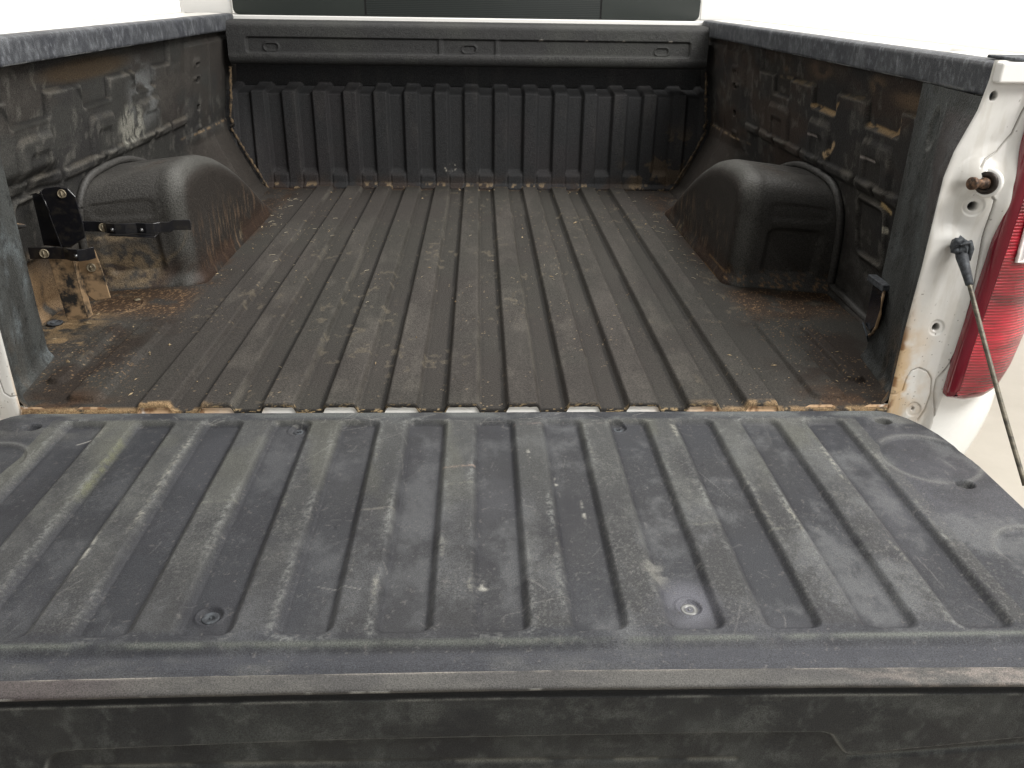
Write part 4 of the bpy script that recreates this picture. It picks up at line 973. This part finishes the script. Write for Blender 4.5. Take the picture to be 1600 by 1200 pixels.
# dusty foot
bm = bmesh.new(); add_prism(bm, [(-.852, YB-.003, .150), (-.806, YB-.003, .150), (-.800, YB-.003, .014), (-.842, YB-.003, .010)], (0, .004, 0)); bmobj('bracket_foot', bm, M_DUSTY, br, False, bevel=.0015)
bm = bmesh.new(); add_prism(bm, [(-.806, YB-.003, .150), (-.803, YB-.003, .150), (-.797, YB-.003, .014), (-.800, YB-.003, .014)], (0, .024, 0)); bmobj('foot_flange', bm, M_DUSTY, br, False, bevel=.001)
zplate('bracket_tab', [(-.806, .155), (-.765, .158), (-.758, .115), (-.752, .052), (-.785, .046), (-.800, .060)], YB+.018, .004, M_DUSTY)
for x_, z_, y_, r_ in ((-.795, .278, YB-.004, .0088), (-.729, .210, YB-.001, .0088), (-.853, .158, YB-.010, .0095), (-.778, .120, YB+.017, .0095)):
    bm = bmesh.new()
    add_lathe(bm, [(r_, 0), (r_, .0018), (r_*.90, .0034), (r_*.78, .0038), (r_*.72, .0026), (r_*.68, .0024), (r_*.50, .0026), (.0001, .0026)], (x_, y_, z_), (.1, -1, .1), 20)
    add_box(bm, (x_-.0012, y_-.0046, z_-.0055), (x_+.0012, y_-.001, z_+.0055))
    bmobj('bolt', bm, M_BOLT, br)
for x_, z_, y_ in ((-.705, .209, YB-.016), (-.648, .208, YB-.014), (-.782, .158, YB-.027)):
    bm = bmesh.new(); add_lathe(bm, [(.0045, 0), (.004, .004), (.0022, .0058), (.0001, .0064)], (x_, y_, z_), (0, -1, .15), 12)
    bmobj('rivet', bm, simple('shiny_rivet', (.12, .12, .12), .15, metal=.8, bump=0), br)
bm = bmesh.new(); add_tube(bm, [(-.874, .30, .235), (-.845, .305, .237), (-.832, .31, .236)], [.004, .006, .003], 8); bmobj('stub', bm, M_DUSTY, br)

# ---- drain plug and bits on the left floor
dp = bpy.data.objects.new('drain_plug', None); link(dp, truck)
bm = bmesh.new(); add_lathe(bm, [(.016, 0), (.016, .003), (.013, .004), (.012, .0025), (.009, .0025), (.008, .004), (.005, .004), (.004, .002), (.0001, .002)], (-.868, .398, .003), (0, 0, 1), 24); bmobj('plug_rim', bm, M_RUBBER, dp)
bm = bmesh.new()
add_lathe(bm, [(.0075, 0), (.007, .0015), (.0001, .002)], (-.752, .548, .003), (0, 0, 1), 12); bmobj('plug_clip', bm, M_BOLT, dp)

# ---- small black hook cover on the right post
hk = bpy.data.objects.new('tie_down_cover', None); link(hk, truck); hk['label'] = 'small curved black plate low on the right post'
bm = bmesh.new(); P_ = [(.796, .243, .156), (.790, .170, .163), (.780, .158, .150), (.776, .150, .118), (.780, .166, .085), (.790, .200, .060), (.796, .236, .056)]
a_ = [Vector(p) for p in P_]
for i in range(len(a_)-1):
    p, q = a_[i], a_[i+1]
plate_ = [(.793, .238, .150), (.785, .176, .156), (.781, .164, .140), (.779, .160, .112), (.783, .176, .084), (.789, .206, .064), (.793, .240, .066), (.794, .240, .105)]
add_prism(bm, plate_, (.006, .002, 0)); bmobj('cover_plate', bm, simple('gloss_black_steel', (.006, .007, .012), .25, coat=.5, bump=.0004), hk, False, bevel=.002)
bm = bmesh.new(); add_tube(bm, [(.786, .176, .158), (.778, .160, .146), (.776, .153, .118), (.779, .163, .088), (.785, .185, .066), (.790, .205, .054)], .0028, 8); bmobj('hook_wire', bm, M_DUSTY, hk)
bm = bmesh.new(); add_box(bm, (.780, .172, .155), (.797, .240, .168)); bmobj('cover_lip', bm, M_RUBBER, hk, False, bevel=.002)
bm = bmesh.new(); add_prism(bm, [(.786, .236, .070), (.783, .200, .056), (.790, .205, .040), (.796, .236, .052)], (.004, .002, 0)); bmobj('cover_foot', bm, simple('slate_plastic', (.05, .06, .07), .6), hk, False, bevel=.001)

# ---- seam caulk between bed walls and bulkhead
for s in (-1, 1):
    bm = bmesh.new(); pts = []
    for z_ in np.linspace(.41, .0, 60):
        g = np.clip((.245-z_)/.245, 0, 1)*.150
        x_ = wallx(z_)-.016*(z_ > .22)-g-.012; pts.append((s*(x_-.004+random.uniform(-.0015, .0015)), 1.722+random.uniform(-.002, .002), z_))
    add_tube(bm, pts, [.0045+random.uniform(-.0015, .0015) for _ in pts], 7); bmobj('seam_caulk', bm, M_CAULK, truck)
bm = bmesh.new(); pts = [(x_, 1.737+random.uniform(-.003, .003), .006+random.uniform(-.002, .003)) for x_ in np.linspace(-.71, .74, 160)]
add_tube(bm, pts, [.0045+random.uniform(-.0022, .0022) for _ in pts], 7); bmobj('seam_caulk', bm, M_CAULK, truck)

# ---- loose dry bits (uncountable)
def fh(x, y):
    return float(floor_height(np.array([[x]]), np.array([[y]]))[0, 0])
bits = []
for i in range(230):
    m = random.random()
    if m < .35: x, y = random.uniform(-.56, .56), random.uniform(.03, 1.7)
    elif m < .55: x, y = random.uniform(.58, .84), random.uniform(.03, .50)
    elif m < .70: x, y = random.uniform(-.84, -.58), random.uniform(.03, .52)
    elif m < .85: x, y = random.choice([-1, 1])*random.uniform(.58, .63), random.uniform(.5, 1.6)
    else: x, y = random.uniform(-.66, .66), random.uniform(1.66, 1.725)
    bits.append((x, y))
bits = np.array(bits); hz = floor_height(bits[:, 0][None], bits[:, 1][None])[0]
bm = bmesh.new()
for (x, y), z_ in zip(bits, hz):
    r = random.uniform(.0008, .0024) if random.random() > .08 else random.uniform(.003, .005); a = random.uniform(0, 6.28); st_ = random.choice([1, 1, 1.4, 3.0])
    vs = [Vector((r*st_, 0, 0)), Vector((0, r*.7, 0)), Vector((-r*st_, 0, r*.1)), Vector((0, -r*.7, 0)), Vector((0, 0, r*.9))]
    R_ = Matrix.Rotation(a, 3, 'Z'); v = [bm.verts.new(R_ @ q+Vector((x, y, z_+.0008))) for q in vs]
    for f in ((0, 1, 4), (1, 2, 4), (2, 3, 4), (3, 0, 4)): bm.faces.new([v[k] for k in f])
o = bmobj('debris', bm, M_DEBRIS, None, False); o['kind'] = 'stuff'; o['label'] = 'dry grit and small flakes scattered on the black bed floor'
bm = bmesh.new()
for i in range(75):
    m = random.random()
    if m < .30: x, y = random.gauss(-.625, .025), random.uniform(1.2, 1.66)
    elif m < .6: x, y = random.gauss(.60, .03), random.uniform(.7, 1.6)
    elif m < .85: x, y = random.gauss(-.47, .10), random.uniform(.75, 1.3)
    else: x, y = random.uniform(-.5, .5), random.uniform(.1, 1.6)
    if abs(x) > .635: x = math.copysign(.60, x)
    z_ = fh(x, y)+.0012; a = random.uniform(0, 3.14); l = random.uniform(.006, .018)
    d = Vector((math.cos(a), math.sin(a), 0))*l
    add_tube(bm, [Vector((x, y, z_)), Vector((x, y, z_+.001))+d*.5, Vector((x, y, z_))+d], .00055, 4)
M_STRAW = two_tone('dry_straw', (.22, .18, .12), (.46, .41, .30), 60, .3, .7, .8)
o = bmobj('straw_bits', bm, M_STRAW, None, False); o['kind'] = 'stuff'; o['label'] = 'thin pale straw clippings lying in the bed'
